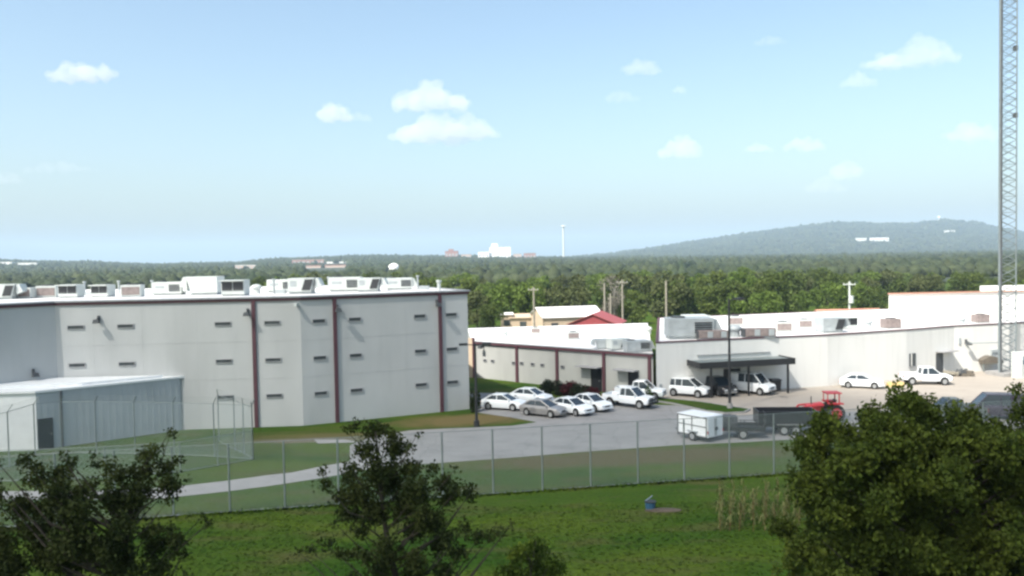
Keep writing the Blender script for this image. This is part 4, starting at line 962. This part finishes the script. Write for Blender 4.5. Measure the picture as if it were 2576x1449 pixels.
n4 = crown_tree('evergreen_tree', 'tree crown cut by the right edge of the photo above the large rounded tree', 'tree',
    [(2560, 1000, 12), (2572, 1025, 22), (2590, 990, 22), (2600, 1050, 40), (2565, 1065, 20), (2620, 1000, 34), (2590, 1100, 38), (2650, 1060, 50), (2640, 1130, 50), (2570, 1120, 24)], 2640, 24, (2620, 980), 24, 'oakleaf', 0.066, 30, 1.0, 0.16, 12, 0.8)
n5 = crown_tree('young_bush', 'small yellow green bush at the bottom edge right of the open branched tree', 'bush',
    [(1335, 1355, 10), (1345, 1372, 20), (1320, 1385, 24), (1360, 1395, 26), (1300, 1410, 26), (1340, 1420, 34), (1385, 1415, 24), (1400, 1440, 26), (1275, 1430, 20), (1300, 1450, 34), (1360, 1455, 40), (1250, 1448, 14)], 1335, 24, (1340, 1360), 24, 'limeleaf', 0.06, 34, 0.6, 0.08, 14)
n6 = crown_tree('young_bush', 'bush tip at the bottom edge just left of the large rounded tree', 'bush',
    [(1955, 1440, 14), (1985, 1425, 18), (2015, 1440, 24), (2000, 1460, 26), (1940, 1455, 10)], 1985, 24, (1985, 1430), 24, 'oakleaf', 0.06, 34, 0.5, 0.06, 15)
print('foreground leaves', n1, n2, n3, n4, n5, n6)

# wood behind the low roofs: shared crowns, one object per tree
def crown_mesh(seed, mt, ww, hh, n, leaf):
    g_ = np.random.default_rng(seed); pts = []
    nl = int(g_.integers(9, 14)); lob = []
    for k in range(nl):
        a = g_.uniform(0, 2 * np.pi); rr_ = ww * .5 * np.sqrt(g_.uniform(0.02, .6)); z = hh * g_.uniform(.2, .80)
        lob.append((rr_ * np.cos(a), rr_ * np.sin(a), z, ww * g_.uniform(.16, .28)))
    lob.append((0, 0, hh * .84, ww * .2))
    per_ = n // len(lob)
    for x, y, z, r in lob:
        d = g_.normal(size=(per_, 3)); d /= np.linalg.norm(d, axis=1)[:, None]; q = r * g_.uniform(.45, 1.08, per_)[:, None] ** .6
        P_ = d * q * np.array([1, 1, .8]) + np.array([x, y, z]); pts.append(P_)
    C = np.concatenate(pts); C += g_.normal(size=C.shape) * .12
    return np_mesh('crown', quads_at(C, leaf, elong=1.3), 0, mt)
cm = [crown_mesh(40 + i, TL[i % 4], 8.5 + (i % 3), 10.0, 2600, .46) for i in range(8)]
tmb = MB(); tmb.bar((0, 0, 0), (0.1, 0, 4.5), .22, .12, 7)
for a in range(5): tmb.bar((0.05, 0, 2.6 + .3 * a), (1.8 * math.cos(a * 1.3), 1.8 * math.sin(a * 1.3), 5.6), .09, .03, 5)
tmp = tmb.build('trunk', 'bark'); tm = tmp.data; bpy.data.objects.remove(tmp)
tone = ['olive', 'deep green', 'fresh green', 'dull green']
MARK = [(700, 'behind the middle tall roof units'), (930, 'behind the right tall roof units'), (1180, 'just right of the tall building'), (1330, 'behind the tan shed'), (1480, 'behind the tan building'),
        (1600, 'behind the red shed and poles'), (1760, 'behind the largest roof unit'), (1900, 'behind the tall lamp pole'), (2060, 'left of the white pole'), (2230, 'behind the orange roofed house'), (2480, 'behind the plain white block'), (3000, 'behind the lattice mast')]
ORD = ['leftmost', 'second from left', 'third from left', 'fourth from left', 'fifth from left', 'sixth from left', 'seventh from left', 'eighth from left', 'ninth from left', 'tenth from left', 'eleventh from left', 'twelfth from left']
slots = []
def top_y(px):        # the wood's skyline
    xs = [600, 700, 900, 1000, 1200, 1330, 1400, 1560, 1640, 1750, 1900, 2100, 2250, 2400, 2500, 2700]; ys = [694, 688, 690, 688, 692, 692, 684, 678, 684, 680, 674, 680, 684, 676, 686, 680]
    return float(np.interp(px, xs, ys))
rw = random.Random(5)
for row, Y, step_, drop in (('front', 168, 62, 26), ('middle', 205, 52, 8), ('rear', 260, 46, 0)):
    px = 1120 if row == 'front' else 655
    while px < 2680:
        if not (row == 'front' and 2250 < px < 2480): slots.append((row, px + rw.uniform(-12, 12), Y * rw.uniform(.95, 1.06), drop * rw.uniform(.5, 1.6) + rw.uniform(-7, 13)))
        px += step_ * rw.uniform(.8, 1.25)
cnt = {}
for row, px, Y, drop in sorted(slots, key=lambda s: s[1]):
    z = atY(px, top_y(px) + drop, Y).z; k = rw.randrange(8); p = gx(px, Y)
    mk = next(t_ for lim, t_ in MARK if px < lim); key = (row, mk); i = cnt.get(key, 0); cnt[key] = i + 1
    t = thing('woodland_tree', '%s tree, %s in %s row %s' % (tone[k % 4], ORD[min(i, 11)], row, mk), 'tree', (p.x, p.y, 0), rw.uniform(0, 6.28), 'trees of the wood behind the low roofs')
    s_ = z / 9.9; sw = s_ * rw.uniform(.9, 1.15)
    t.scale = (sw, sw, s_)
    for nm_, me_ in (('trunk', tm), ('crown', cm[k])):
        o = bpy.data.objects.new(nm_, me_); col.objects.link(o); o.parent = t
# light green roundish trees in front of the wood, grey leafless one
for px, yt, Y, k, lab, wd in ((1845, 735, 150, 2, 'light green rounded tree standing before the wood behind the tall lamp pole', 1.0), (1930, 730, 150, 2, 'brighter light green rounded tree right of the tall lamp pole', 1.05), (2262, 748, 122, 2, 'small bright green tree beside the orange roofed house', .7), (1240, 760, 150, 1, 'small low tree left of the tan shed', .9)):
    z = atY(px, yt, Y).z; p = gx(px, Y); t = thing('woodland_tree', lab, 'tree', (p.x, p.y, 0), 1.0 * k); s_ = z / 9.9; t.scale = (max(s_, .55) * wd, max(s_, .55) * wd, s_)
    for nm_, me_ in (('trunk', tm), ('crown', crown_mesh(90 + px, TL[k], 8.5, 10, 2400, .4))):
        o = bpy.data.objects.new(nm_, me_); col.objects.link(o); o.parent = t
for px, yt, Y in ((1545, 690, 162),):
    z = atY(px, yt, Y).z; p = gx(px, Y); t = thing('bare_tree', 'pale grey half bare tree behind the close trio of poles', 'tree', (p.x, p.y, 0)); s_ = z / 9.9; t.scale = (s_ * .8, s_ * .8, s_)
    bt = MB(); bt.bar((0, 0, 0), (0, 0, 6), .25, .12)
    for k in range(26):
        a = rw.uniform(0, 6.28); z0 = rw.uniform(3, 7); bt.bar((0, 0, z0), (math.cos(a) * rw.uniform(1.5, 3.2), math.sin(a) * 2.4, z0 + rw.uniform(1.2, 3)), .07, .02, 4)
    bt.build('trunk', 'greybark', t); o = bpy.data.objects.new('crown', crown_mesh(77, M['greyleaf'], 8, 10, 1300, .3)); col.objects.link(o); o.parent = t

# rough grass tufts over the near lawn and along the fence foot
gt = np.random.default_rng(31); nT = 22000
X_ = gt.uniform(-24, 30, nT); Y_ = gt.uniform(32, 45, nT)
fx = gt.uniform(0, 1, 5000); fy = gt.normal(0, .16, 5000); X_ = np.concatenate([X_, G1.x + (G2.x - G1.x) * (fx * 1.5 - .3)]); Y_ = np.concatenate([Y_, G1.y + (G2.y - G1.y) * (fx * 1.5 - .3) + fy])
keepm = np.array([noise.noise(Vector((x * .35, y * .5, 2.0))) > -.9 or i >= nT for i, (x, y) in enumerate(zip(X_, Y_))]); X_, Y_ = X_[keepm], Y_[keepm]; k_ = len(X_)
hh_ = gt.uniform(.025, .06, k_) + np.where(np.arange(k_) > k_ - 5000, .07, 0); a_ = gt.uniform(0, np.pi, k_); wv = gt.uniform(.04, .10, k_); dx_, dy_ = np.cos(a_) * wv, np.sin(a_) * wv; lx, ly = gt.normal(0, .10, k_), gt.normal(0, .10, k_)
Q = np.stack([np.stack([X_ - dx_, Y_ - dy_, 0 * X_], 1), np.stack([X_ + dx_, Y_ + dy_, 0 * X_], 1), np.stack([X_ + dx_ * .6 + lx, Y_ + dy_ * .6 + ly, hh_], 1), np.stack([X_ - dx_ * .6 + lx, Y_ - dy_ * .6 + ly, hh_ * .9], 1)], 1).reshape(-1, 3)
o = bpy.data.objects.new('grass_tufts', np_mesh('grass_tufts', Q, 0, M['lawn'])); col.objects.link(o); tag(o, 'rough green grass tufts growing over the lawn', 'grass', kind='stuff')

# hedge by the low wing and a shrub behind the lamp pole
def shrub(name, label, cat, p, rx, ry, rz_, n, leaf, mt, seed):
    g_ = np.random.default_rng(seed); t = thing(name, label, cat, (p.x, p.y, 0))
    C = []
    for k in range(7):
        c = g_.uniform(-1, 1, 3) * np.array([rx * .65, ry * .6, rz_ * .25]) + np.array([0, 0, rz_ * .5]); d = g_.normal(size=(n // 7, 3)); d /= np.linalg.norm(d, axis=1)[:, None]
        C.append(c + d * np.array([rx * .5, ry * .6, rz_ * .5]) * g_.uniform(.5, 1.05, n // 7)[:, None])
    C = np.concatenate(C); C[:, 2] = np.maximum(C[:, 2], .04)
    o = bpy.data.objects.new('foliage', np_mesh('foliage', quads_at(C, leaf), 0, M[mt])); col.objects.link(o); o.parent = t
    s = MB()
    for k in range(5): a = k * 1.3; s.bar((0, 0, 0), (rx * .5 * math.cos(a), ry * .5 * math.sin(a), rz_ * .7), .05, .02, 5)
    s.build('stems', 'bark', t)
HS = [(1377, 988, 1.3, 'hedge', 'dark green shrub at the left end of the bed before the low wing'), (1405, 990, 1.2, 'hedge', 'dark shrub second from left in the bed before the low wing'), (1432, 992, 1.2, 'hedgered', 'dark red leaved shrub in the middle of the bed before the low wing'),
      (1458, 994, 1.2, 'hedge', 'dark green shrub right of the middle red shrub in the bed'), (1482, 995, 1.1, 'hedgered', 'dark red leaved shrub at the right end of the bed, left of the door')]
for i, (px, py, h_, mt_, lab) in enumerate(HS): shrub('shrub', lab, 'shrub', at(px, py + 4), 1.0, .8, h_, 1500, .12, mt_, 60 + i)
shrub('shrub', 'small green shrub at the foot of the tall building behind the lamp pole', 'shrub', at(1196, 1036), .55, .55, 1.7, 1300, .11, 'juniper', 70)
shrub('shrub', 'tiny olive shrub by the right end pilaster of the low wing', 'shrub', at(1631, 1012), .4, .4, 1.3, 500, .1, 'limeleaf', 71)

# blue tub and a low dark mound drawn as the shadow patch beside it
p = at(1636, 1281); t = thing('blue_tub', 'small blue tub standing on the lawn in front of the fence', 'tub', (p.x, p.y, 0))
MB().bar((0, 0, 0), (0, 0, .42), .24, .29, 14).build('body', 'bluep', t); MB().bar((0, 0, .40), (0, 0, .44), .31, n=14).build('rim', 'black', t); MB().bar((-.25, 0, .45), (.12, 0, .72), .03).build('handle', 'bluep', t)
p = at(1668, 1284); MB().ball((0, 0, 0), 1, 3, (1.0, .35, .10)).build('soil_patch', 'soil').location = p
bpy.data.objects['soil_patch']['kind'] = 'structure'

# dry corn patch, one plant each
def corn(seed):
    g_ = random.Random(seed); t = bpy.data.objects.new('corn_plant', None); col.objects.link(t)
    h = g_.uniform(1.2, 1.7); MB().bar((0, 0, 0), (g_.uniform(-.1, .1), 0, h), .022, .012, 5).build('stalk', 'strawred', t)
    lv = MB()
    for k in range(9):
        z = h * (.2 + .09 * k); a = g_.uniform(0, 6.28); dx, dy = math.cos(a), math.sin(a); L1 = g_.uniform(.3, .55); up_ = g_.uniform(.1, .35); n_ = Vector((-dy, dx, 0)) * .05
        c0 = Vector((0, 0, z)); c1 = Vector((dx * L1 * .5, dy * L1 * .5, z + up_)); c2 = Vector((dx * L1, dy * L1, z + up_ - g_.uniform(.1, .5)))
        lv.add([c0 - n_ * .5, c0 + n_ * .5, c1 + n_, c1 - n_, c2 + n_ * .2, c2 - n_ * .2], [(0, 1, 2, 3), (3, 2, 4, 5)])
    for k in range(4): lv.bar((0, 0, h), (g_.uniform(-.12, .12), g_.uniform(-.12, .12), h + .25), .012, .006, 4)
    lv.build('leaves', 'straw', t); return t
protos = [corn(i) for i in range(5)]
ci = 0; cg = random.Random(3)
for row in range(6):
    yy = 1272 + row * 13
    for k in range(8):
        px = 1815 + k * 28 + cg.uniform(-6, 6) - row * 1.5
        if px > 2050: continue
        q = at(px, yy + cg.uniform(-3, 3)); o = protos[ci] if ci < 5 else copy_tree(protos[ci % 5])
        o.location = q; o.rotation_euler = (0, 0, cg.uniform(0, 6.28)); s_ = cg.uniform(.62, .95); o.scale = (s_, s_, s_)
        tag(o, 'dry yellow corn plant in the garden patch left of the large rounded tree', 'corn plant', 'dry corn plants in the garden patch'); ci += 1


# ------------------------------------------------------------------ far country
RX = [-600, 0, 200, 400, 600, 700, 900, 1100, 1300, 1500, 1700, 1900, 2600, 3200]
RY = [652, 654, 660, 665, 661, 652, 646, 644, 647, 647, 644, 642, 642, 640]
HX = [1420, 1500, 1600, 1700, 1800, 1900, 2000, 2080, 2150, 2200, 2300, 2380, 2460, 2520, 2576, 2700, 3000, 3300]
HY = [655, 641, 627, 614, 600, 583, 570, 561, 559, 560, 562, 555, 560, 574, 586, 605, 640, 660]
def hz(px): return 648 - .018 * (px - 1288)
def far_h(px, Y):
    n1_ = noise.noise(Vector((px * .006, Y * .0013, 3.1)))
    rid = np.interp(px, RX, RY); h1 = H + (hz(px) - rid) * 2700 / F - 8
    k1 = max(0, min(1, (Y - 1000) / 1700)); k1 = k1 * k1 * (3 - 2 * k1); a = h1 * k1
    if Y > 2700: a = h1 - (Y - 2700) * .01
    a += 4 * n1_ * k1
    hy = np.interp(px, HX, HY); h2 = H + (hz(px) - hy) * 4300 / F - 8 if px > 1420 else -20
    k2 = max(0, min(1, (Y - 2750) / 1550)); k2 = k2 ** 1.15
    if Y > 4300: k2 = 1 - (Y - 4300) / 4000
    b = h2 * k2 + 10 * n1_ * k2 + 9 * noise.noise(Vector((px * .02, Y * .004, 8))) * math.sin(math.pi * min(1, max(0, (Y - 2750) / 1550)))
    return max(a, b if px > 1420 else -20) + .5
cols_ = list(range(-700, 3400, 12)); Ys = [340, 430, 520, 640, 800, 1000, 1250, 1500, 1800, 2100, 2400, 2600, 2700, 2800, 2950, 3100, 3250, 3400, 3550, 3700, 3850, 4000, 4100, 4200, 4300, 4400, 4600, 4900, 5400]
vs = []; fs = []
for Y in Ys:
    for px in cols_: p = gx(px, Y); vs.append((p.x, p.y, far_h(px, Y)))
n = len(cols_)
for j in range(len(Ys) - 1):
    for i in range(n - 1): a = j * n + i; fs.append((a, a + 1, a + n + 1, a + n))
hl = MB().add(vs, fs).build('hills', 'farhill', smooth=True); structure(hl)
ico = MB().ball((0, 0, 0), 1, 1); iv = np.array(ico.v); iff = np.array(ico.f)
g_ = np.random.default_rng(8); NT = 70000
vv = []; 
pxs = g_.uniform(-120, 2700, NT); sel = g_.random(NT)
Yt = np.where(sel < .5, 390 + 2360 * g_.random(NT) ** 1.3, 2700 + 1650 * g_.random(NT))
FB = [(592, 642, 677, 1500), (770, 870, 682, 1350), (735, 815, 664, 1900), (822, 872, 667, 1800), (0, 30, 667, 1900), (45, 92, 669, 1850), (1203, 1285, 650, 2290), (1118, 1154, 647, 2280), (1160, 1185, 649, 2290), (1290, 1350, 650, 2300), (2156, 2238, 607, 3370), (2378, 2404, 587, 3680), (978, 1004, 680, 1000)]
keep = []
for i in range(NT):
    px, Y = pxs[i], Yt[i]
    if Y > 2760 and px < 1440: Y = 1500 + (Y - 2760) * .8
    p = gx(px, Y); r_ = g_.uniform(2.6, 5.2) * (.65 + Y / 3800); hh = r_ * g_.uniform(.7, 1.1)
    zt_ = far_h(px, Y) + hh * 1.9; yt_ = hz(px) - (zt_ - H) * F / Y
    if any(x0 - 6 < px < x1 + 6 and Y < Yb and yt_ < yb - 4.0 for x0, x1, yb, Yb in FB): continue
    jit = 1 + .28 * g_.normal(size=(len(iv), 1)); vv.append(iv * jit * np.array([r_, r_, hh]) + np.array([p.x, p.y, far_h(px, Y) + hh * .7]))
NT = len(vv)
VV = np.concatenate(vv); FF = (iff[None] + (np.arange(NT) * len(iv))[:, None, None]).reshape(-1, 3)
me = bpy.data.meshes.new('far_wood'); me.vertices.add(len(VV)); me.vertices.foreach_set('co', VV.astype(np.float32).ravel())
me.loops.add(FF.size); me.loops.foreach_set('vertex_index', FF.astype(np.int32).ravel()); me.polygons.add(len(FF)); me.polygons.foreach_set('loop_start', np.arange(0, FF.size, 3, dtype=np.int32)); me.polygons.foreach_set('loop_total', np.full(len(FF), 3, dtype=np.int32))
me.update(calc_edges=True); me.materials.append(M['farwood']); o = bpy.data.objects.new('far_wood', me); col.objects.link(o); tag(o, 'hazy continuous woodland covering the distant ridge and hill', 'woodland', kind='stuff')

def far_block(name, label, cat, px0, px1, ytop, ybot, Y, mt, parts=(), rows=2, cols=5, roof='unitgrey', depth=25):
    a, b = atY(px0, ybot, Y), atY(px1, ybot, Y); zt = atY((px0 + px1) / 2, ytop, Y).z; zb = a.z - 8; wd = b.x - a.x
    t = thing(name, label, cat, ((a.x + b.x) / 2, Y, zb))
    MB().box((0, depth / 2, (zt - zb) / 2), (wd, depth, zt - zb)).build('wall', mt, t)
    MB().box((0, depth / 2, zt - zb + .4), (wd + 1, depth + 1, .8)).build('roof', roof, t)
    hh = (zt - zb)
    for r_ in range(rows):
        for c_ in range(cols):
            MB().box((-wd / 2 + wd * (c_ + .5) / cols, -.15, hh - (r_ + .6) * (hh - 8) / rows * .95), (wd / cols * .5, .3, (hh - 8) / rows * .4)).build('window', 'unitgrey', t)
    for (x0, x1, y0) in parts:
        c0, c1 = atY(x0, ytop, Y), atY(x1, ytop, Y); z2 = atY(x0, y0, Y).z
        MB().box(((c0.x + c1.x) / 2 - t.location.x, depth / 2, (z2 + zt) / 2 - zb + .4), (c1.x - c0.x, depth * .6, z2 - zt)).build('upper_storey', mt, t)
    return t
far_block('hospital_tower', 'distant white multi storey block on the skyline, tallest of the town', 'building', 1232, 1285, 622, 652, 2300, 'farwhite', ((1236, 1252, 613),), 3, 6, 'farwhite')
far_block('far_building', 'white low wing at the left foot of the tall distant white block', 'building', 1203, 1231, 634, 648, 2290, 'farwhite', (), 1, 3, 'farwhite')
far_block('brick_hall', 'distant reddish brick building on the skyline left of the white block', 'building', 1120, 1152, 632, 648, 2280, 'brick', ((1128, 1140, 627),), 1, 4, 'brick')
far_block('far_building', 'pale distant building just right of the tall white block', 'building', 1292, 1312, 639, 652, 2300, 'fartan', (), 1, 3)
far_block('far_building', 'brownish distant building right of the pale one on the skyline', 'building', 1318, 1348, 637, 650, 2310, 'brick', (), 1, 4)
far_block('far_building', 'small greyish distant building between the brick hall and the white block', 'building', 1160, 1185, 640, 650, 2290, 'fartan', (), 1, 3)
far_block('long_store', 'long pinkish distant store building left on the wooded ridge', 'building', 592, 642, 668, 677, 1500, 'fartan', (), 1, 6, 'farwhite')
far_block('long_store', 'long tan roofed distant store with white top behind the tall roof units', 'building', 770, 870, 668, 682, 1350, 'fartan', (), 1, 8, 'brick')
far_block('long_store', 'long brick distant block above the tan roofed store', 'building', 735, 815, 654, 664, 1900, 'brick', (), 1, 7, 'fartan')
far_block('long_store', 'white distant store with pale roof right of the long brick block', 'building', 822, 872, 659, 667, 1800, 'farwhite', (), 1, 6, 'farwhite')
far_block('far_building', 'tiny white distant building at the far left skyline', 'building', 0, 30, 660, 667, 1900, 'farwhite', (), 1, 3, 'farwhite')
far_block('far_building', 'low white distant building right of the tiny leftmost one', 'building', 45, 92, 662, 669, 1850, 'farwhite', (), 1, 4, 'farwhite')
far_block('hill_house', 'left white building on the wooded hill slope', 'house', 2158, 2180, 599, 606, 3370, 'farwhite', (), 1, 3, 'farwhite')
far_block('hill_house', 'longer white building on the wooded hill slope, right of its neighbour', 'house', 2194, 2236, 598, 607, 3370, 'farwhite', (), 1, 5, 'farwhite')
far_block('hill_house', 'tiny pale building high on the hill left of the mast', 'house', 2380, 2402, 580, 587, 3680, 'farwhite', (), 1, 2, 'farwhite')
# lone white tower on the skyline; ball shaped tank
Y = 2300; p = atY(1418, 640, Y); zt = atY(1418, 566, Y).z; t = thing('water_tower', 'slender white tower alone on the skyline right of the white block', 'water tower', (p.x, Y, p.z - 10))
hh = zt - p.z + 10; MB().bar((0, 0, 0), (0, 0, hh - 6), 2.8, 2.3, 16).build('shaft', 'unit', t); MB().ball((0, 0, hh - 4), 5, 2, (1, 1, .7)).build('tank', 'unit', t, smooth=True); MB().bar((-7, 0, hh - 2), (7, 0, hh - 2), .6).build('gallery', 'farwhite', t)
Y = 1000; p = atY(991, 674, Y); t = thing('storage_tank', 'round white tank dome showing above the trees behind the tall roof', 'storage tank', (p.x, Y, p.z - 8))
MB().ball((0, 0, 8), 6.6, 3, (1, 1, .85)).build('dome', 'farwhite', t, smooth=True); MB().bar((0, 0, -8), (0, 0, 6), 2.4, 2.0, 14).build('stem', 'farwhite', t)
Y = 4280; p = atY(2362, 556, Y); t = thing('hilltop_mast', 'tiny white mast on the hilltop', 'mast', (p.x, Y, p.z - 8)); MB().bar((0, 0, 0), (0, 0, 30), 2.0, 1.5).build('pole', 'farwhite', t); MB().ball((0, 0, 28), 7, 1).build('dish', 'farwhite', t)

# ------------------------------------------------------------------ haze and clouds
def vol_mat(name, dens, color=(1, 1, 1), aniso=0.0):
    X = bpy.data.materials.new(name); X.use_nodes = True; nt = X.node_tree; nt.nodes.remove(nt.nodes['Principled BSDF'])
    v = nt.nodes.new('ShaderNodeVolumePrincipled'); v.inputs['Density'].default_value = dens; v.inputs['Color'].default_value = (*color, 1); v.inputs['Anisotropy'].default_value = aniso
    nt.links.new(v.outputs[0], nt.nodes['Material Output'].inputs['Volume']); return X
hz_ = MB().box((0, 5700, 149.5), (12000, 12600, 301)).build('haze', vol_mat('pale_haze', 1.45e-4, (0.58, 0.745, 0.93), 0.0)); tag(hz_, 'pale blue haze over the far country', 'haze', kind='stuff')

def cloud_mesh(name, balls, vox, amp, fr, seed):
    mb = MB()
    for c, r, sq in balls: mb.ball(c, r, 3, sq)
    o = mb.build(name, None); md = o.modifiers.new('r', 'REMESH'); md.mode = 'VOXEL'; md.voxel_size = vox
    dg = bpy.context.evaluated_depsgraph_get(); me = bpy.data.meshes.new_from_object(o.evaluated_get(dg)); bpy.data.objects.remove(o)
    n = len(me.vertices); co = np.zeros(n * 3); me.vertices.foreach_get('co', co); co = co.reshape(-1, 3); no = np.zeros(n * 3); me.vertices.foreach_get('normal', no); no = no.reshape(-1, 3)
    for i in range(n):
        q = Vector(co[i]) * fr + Vector((seed, 0, 0)); a = noise.fractal(q, 1.0, 2.0, 4); co[i] += no[i] * amp * a
    me.vertices.foreach_set('co', co.ravel()); me.update(); me.name = name; return me
CL = [(205, 180, 175, 52, 1.0, 'bright oval cloud high at the left of the sky'), (1085, 245, 190, 70, 1.1, 'bright peaked cloud, upper of the stacked pair near the middle'), (1120, 322, 255, 76, 1.3, 'largest bright cloud, lower of the stacked pair near the middle'),
      (840, 284, 80, 46, .9, 'small bright round cloud left of the stacked pair'), (895, 294, 90, 28, .25, 'thin veil joined to the right of the small round cloud'), (1712, 374, 105, 52, .7, 'small peaked cloud above the wooded hill start'),
      (1612, 172, 100, 38, .45, 'soft cloud above the small faint pair right of centre'), (1565, 240, 76, 38, .22, 'faint cloud below the soft one right of centre'), (1710, 225, 30, 20, .25, 'tiniest faint cloud right of the faint one'), (1937, 100, 76, 24, .18, 'faint streak cloud near the top of the sky'),
      (2310, 136, 200, 62, .6, 'wide peaked cloud near the top right'), (2215, 158, 110, 36, .5, 'low left shoulder cloud of the wide peaked one'), (2160, 202, 90, 36, .35, 'small soft cloud under the wide peaked one'), (2022, 362, 100, 38, .5, 'soft cloud over the hill, between two others of its height'),
      (1905, 372, 70, 24, .35, 'thin cloud left of the soft one over the hill'), (2442, 332, 130, 48, .5, 'soft cloud left of the mast'), (2130, 428, 66, 50, .45, 'lowest peaked cloud above the hill'), (2075, 468, 120, 36, .2, 'faint veil left below the lowest peaked cloud'),
      (150, 420, 190, 30, .15, 'faint veil low at the left of the sky'), (10, 448, 110, 34, .15, 'faint veil cut by the left edge of the sky')]
Yc = 15000
for i, (px, py, wpx, hpx, op, lab) in enumerate(CL):
    c = atY(px, py, Yc); ww, hh = 1.12 * wpx * Yc / F, 1.45 * hpx * Yc / F; rg = random.Random(100 + i); balls = []
    nb = 5 + int(wpx / 25)
    for k in range(nb):
        f = (k + .5) / nb * 2 - 1; f += rg.uniform(-.1, .1); env = (1 - abs(f) ** 1.6) * rg.uniform(.55, 1.0)
        pk = math.exp(-((f - rg.uniform(-.2, .2)) / .4) ** 2) if 'peaked' in lab else .6
        r = hh * (.12 + .26 * env); balls.append(((f * ww * .42, rg.uniform(-.2, .2) * hh, -hh * .28 + r * .7), r, (1.5, 1.3, .8)))
        if env > .35: balls.append(((f * ww * .38 + rg.uniform(-.05, .05) * ww, rg.uniform(-.2, .2) * hh, -hh * .1 + hh * .38 * env * (pk + .25)), hh * .2 * (.6 + .5 * pk), (1.3, 1.2, 1)))
    me = cloud_mesh('cloud', balls, hh / 16, hh * .17, 3.0 / hh, i * 5.0); me.materials.append(vol_mat('cloud_vapour', 0.52 * op / (hh * .7), (1, 1, 1), -0.1))
    o = bpy.data.objects.new('cloud', me); col.objects.link(o); o.location = c; tag(o, lab, 'cloud', 'small clouds in the sky')
# the broad cloud overhead, above and behind the viewer, whose soft edge crosses the car park
edge = [(-420, 110), (-120, 86), (-40, 85), (-22, 85), (-10, 87), (-3, 89), (1, 93), (4, 100), (10, 103), (20, 100), (27, 93), (33, 84), (39, 76), (50, 69), (90, 48), (260, -60), (500, -200), (300, -520), (-300, -560), (-620, -200)]
ZC, TH = 1000.0, 150.0
off = Vector((sdir.x, sdir.y)) * (ZC / sdir.z)
def smooth_poly(P_, it=2):
    for _ in range(it):
        Q = []
        for i in range(len(P_)):
            a, b = P_[i], P_[(i + 1) % len(P_)]; Q += [(a[0] * .75 + b[0] * .25, a[1] * .75 + b[1] * .25), (a[0] * .25 + b[0] * .75, a[1] * .25 + b[1] * .75)]
        P_ = Q
    return P_
E = smooth_poly([(-x, y) if False else (x, y) for x, y in edge], 2); ne = len(E); cx, cy = 0.0, -180.0
rings = [(1.0, 0.0), (.94, .28), (.86, .62), (.72, .85), (.5, .97), (.25, 1.0)]
def ringpts(s, d, sign):
    out = []
    for i, (x, y) in enumerate(E):
        # pull inwards by a fixed distance (soft rim) instead of a ratio
        v = Vector((cx - x, cy - y)); L_ = v.length; v.normalize(); q = Vector((x, y)) + v * d
        zz = sign * s * TH / 2
        q = q + Vector((sdir.x, sdir.y)) * ((ZC + zz) / sdir.z)      # slide along the sun direction so that the rim tapers cleanly
        out.append((q.x, q.y, ZC + zz))
    return out
dl = [(0.0, -1.0), (0.15, 1.5), (.35, 4), (.6, 7.5), (.85, 12), (.97, 18), (1.0, 40)]
secs = [ringpts(s, d, -1) for s, d in reversed(dl)] + [ringpts(s, d, 1) for s, d in dl[1:]]
vs = [v for s in secs for v in s]; m_ = len(secs)
fs = [(k * ne + i, k * ne + (i + 1) % ne, (k + 1) * ne + (i + 1) % ne, (k + 1) * ne + i) for k in range(m_ - 1) for i in range(ne)]
for k_, flip in ((0, True), (m_ - 1, False)):
    c = Vector((0, 0, 0))
    for i in range(ne): c += Vector(vs[k_ * ne + i]) / ne
    vs.append(tuple(c)); ci_ = len(vs) - 1
    for i in range(ne):
        a, b = k_ * ne + i, k_ * ne + (i + 1) % ne; fs.append((b, a, ci_) if flip else (a, b, ci_))
mb = MB().add(vs, fs); tau = 1.3
oc = mb.build('overhead_cloud', vol_mat('overhead_cloud_vapour', tau / (TH / sdir.z)))
bm = bmesh.new(); bm.from_mesh(oc.data); bmesh.ops.recalc_face_normals(bm, faces=bm.faces); bm.to_mesh(oc.data); bm.free()
tag(oc, 'broad flat grey cloud overhead that shades the lawn and car park', 'cloud')

# ------------------------------------------------------------------ render settings
cy = sc.cycles; cy.max_bounces = 8; cy.transparent_max_bounces = 24; cy.volume_bounces = 1; cy.use_denoising = True
cy.pixel_filter_type = 'BLACKMAN_HARRIS'; cy.filter_width = 2.6
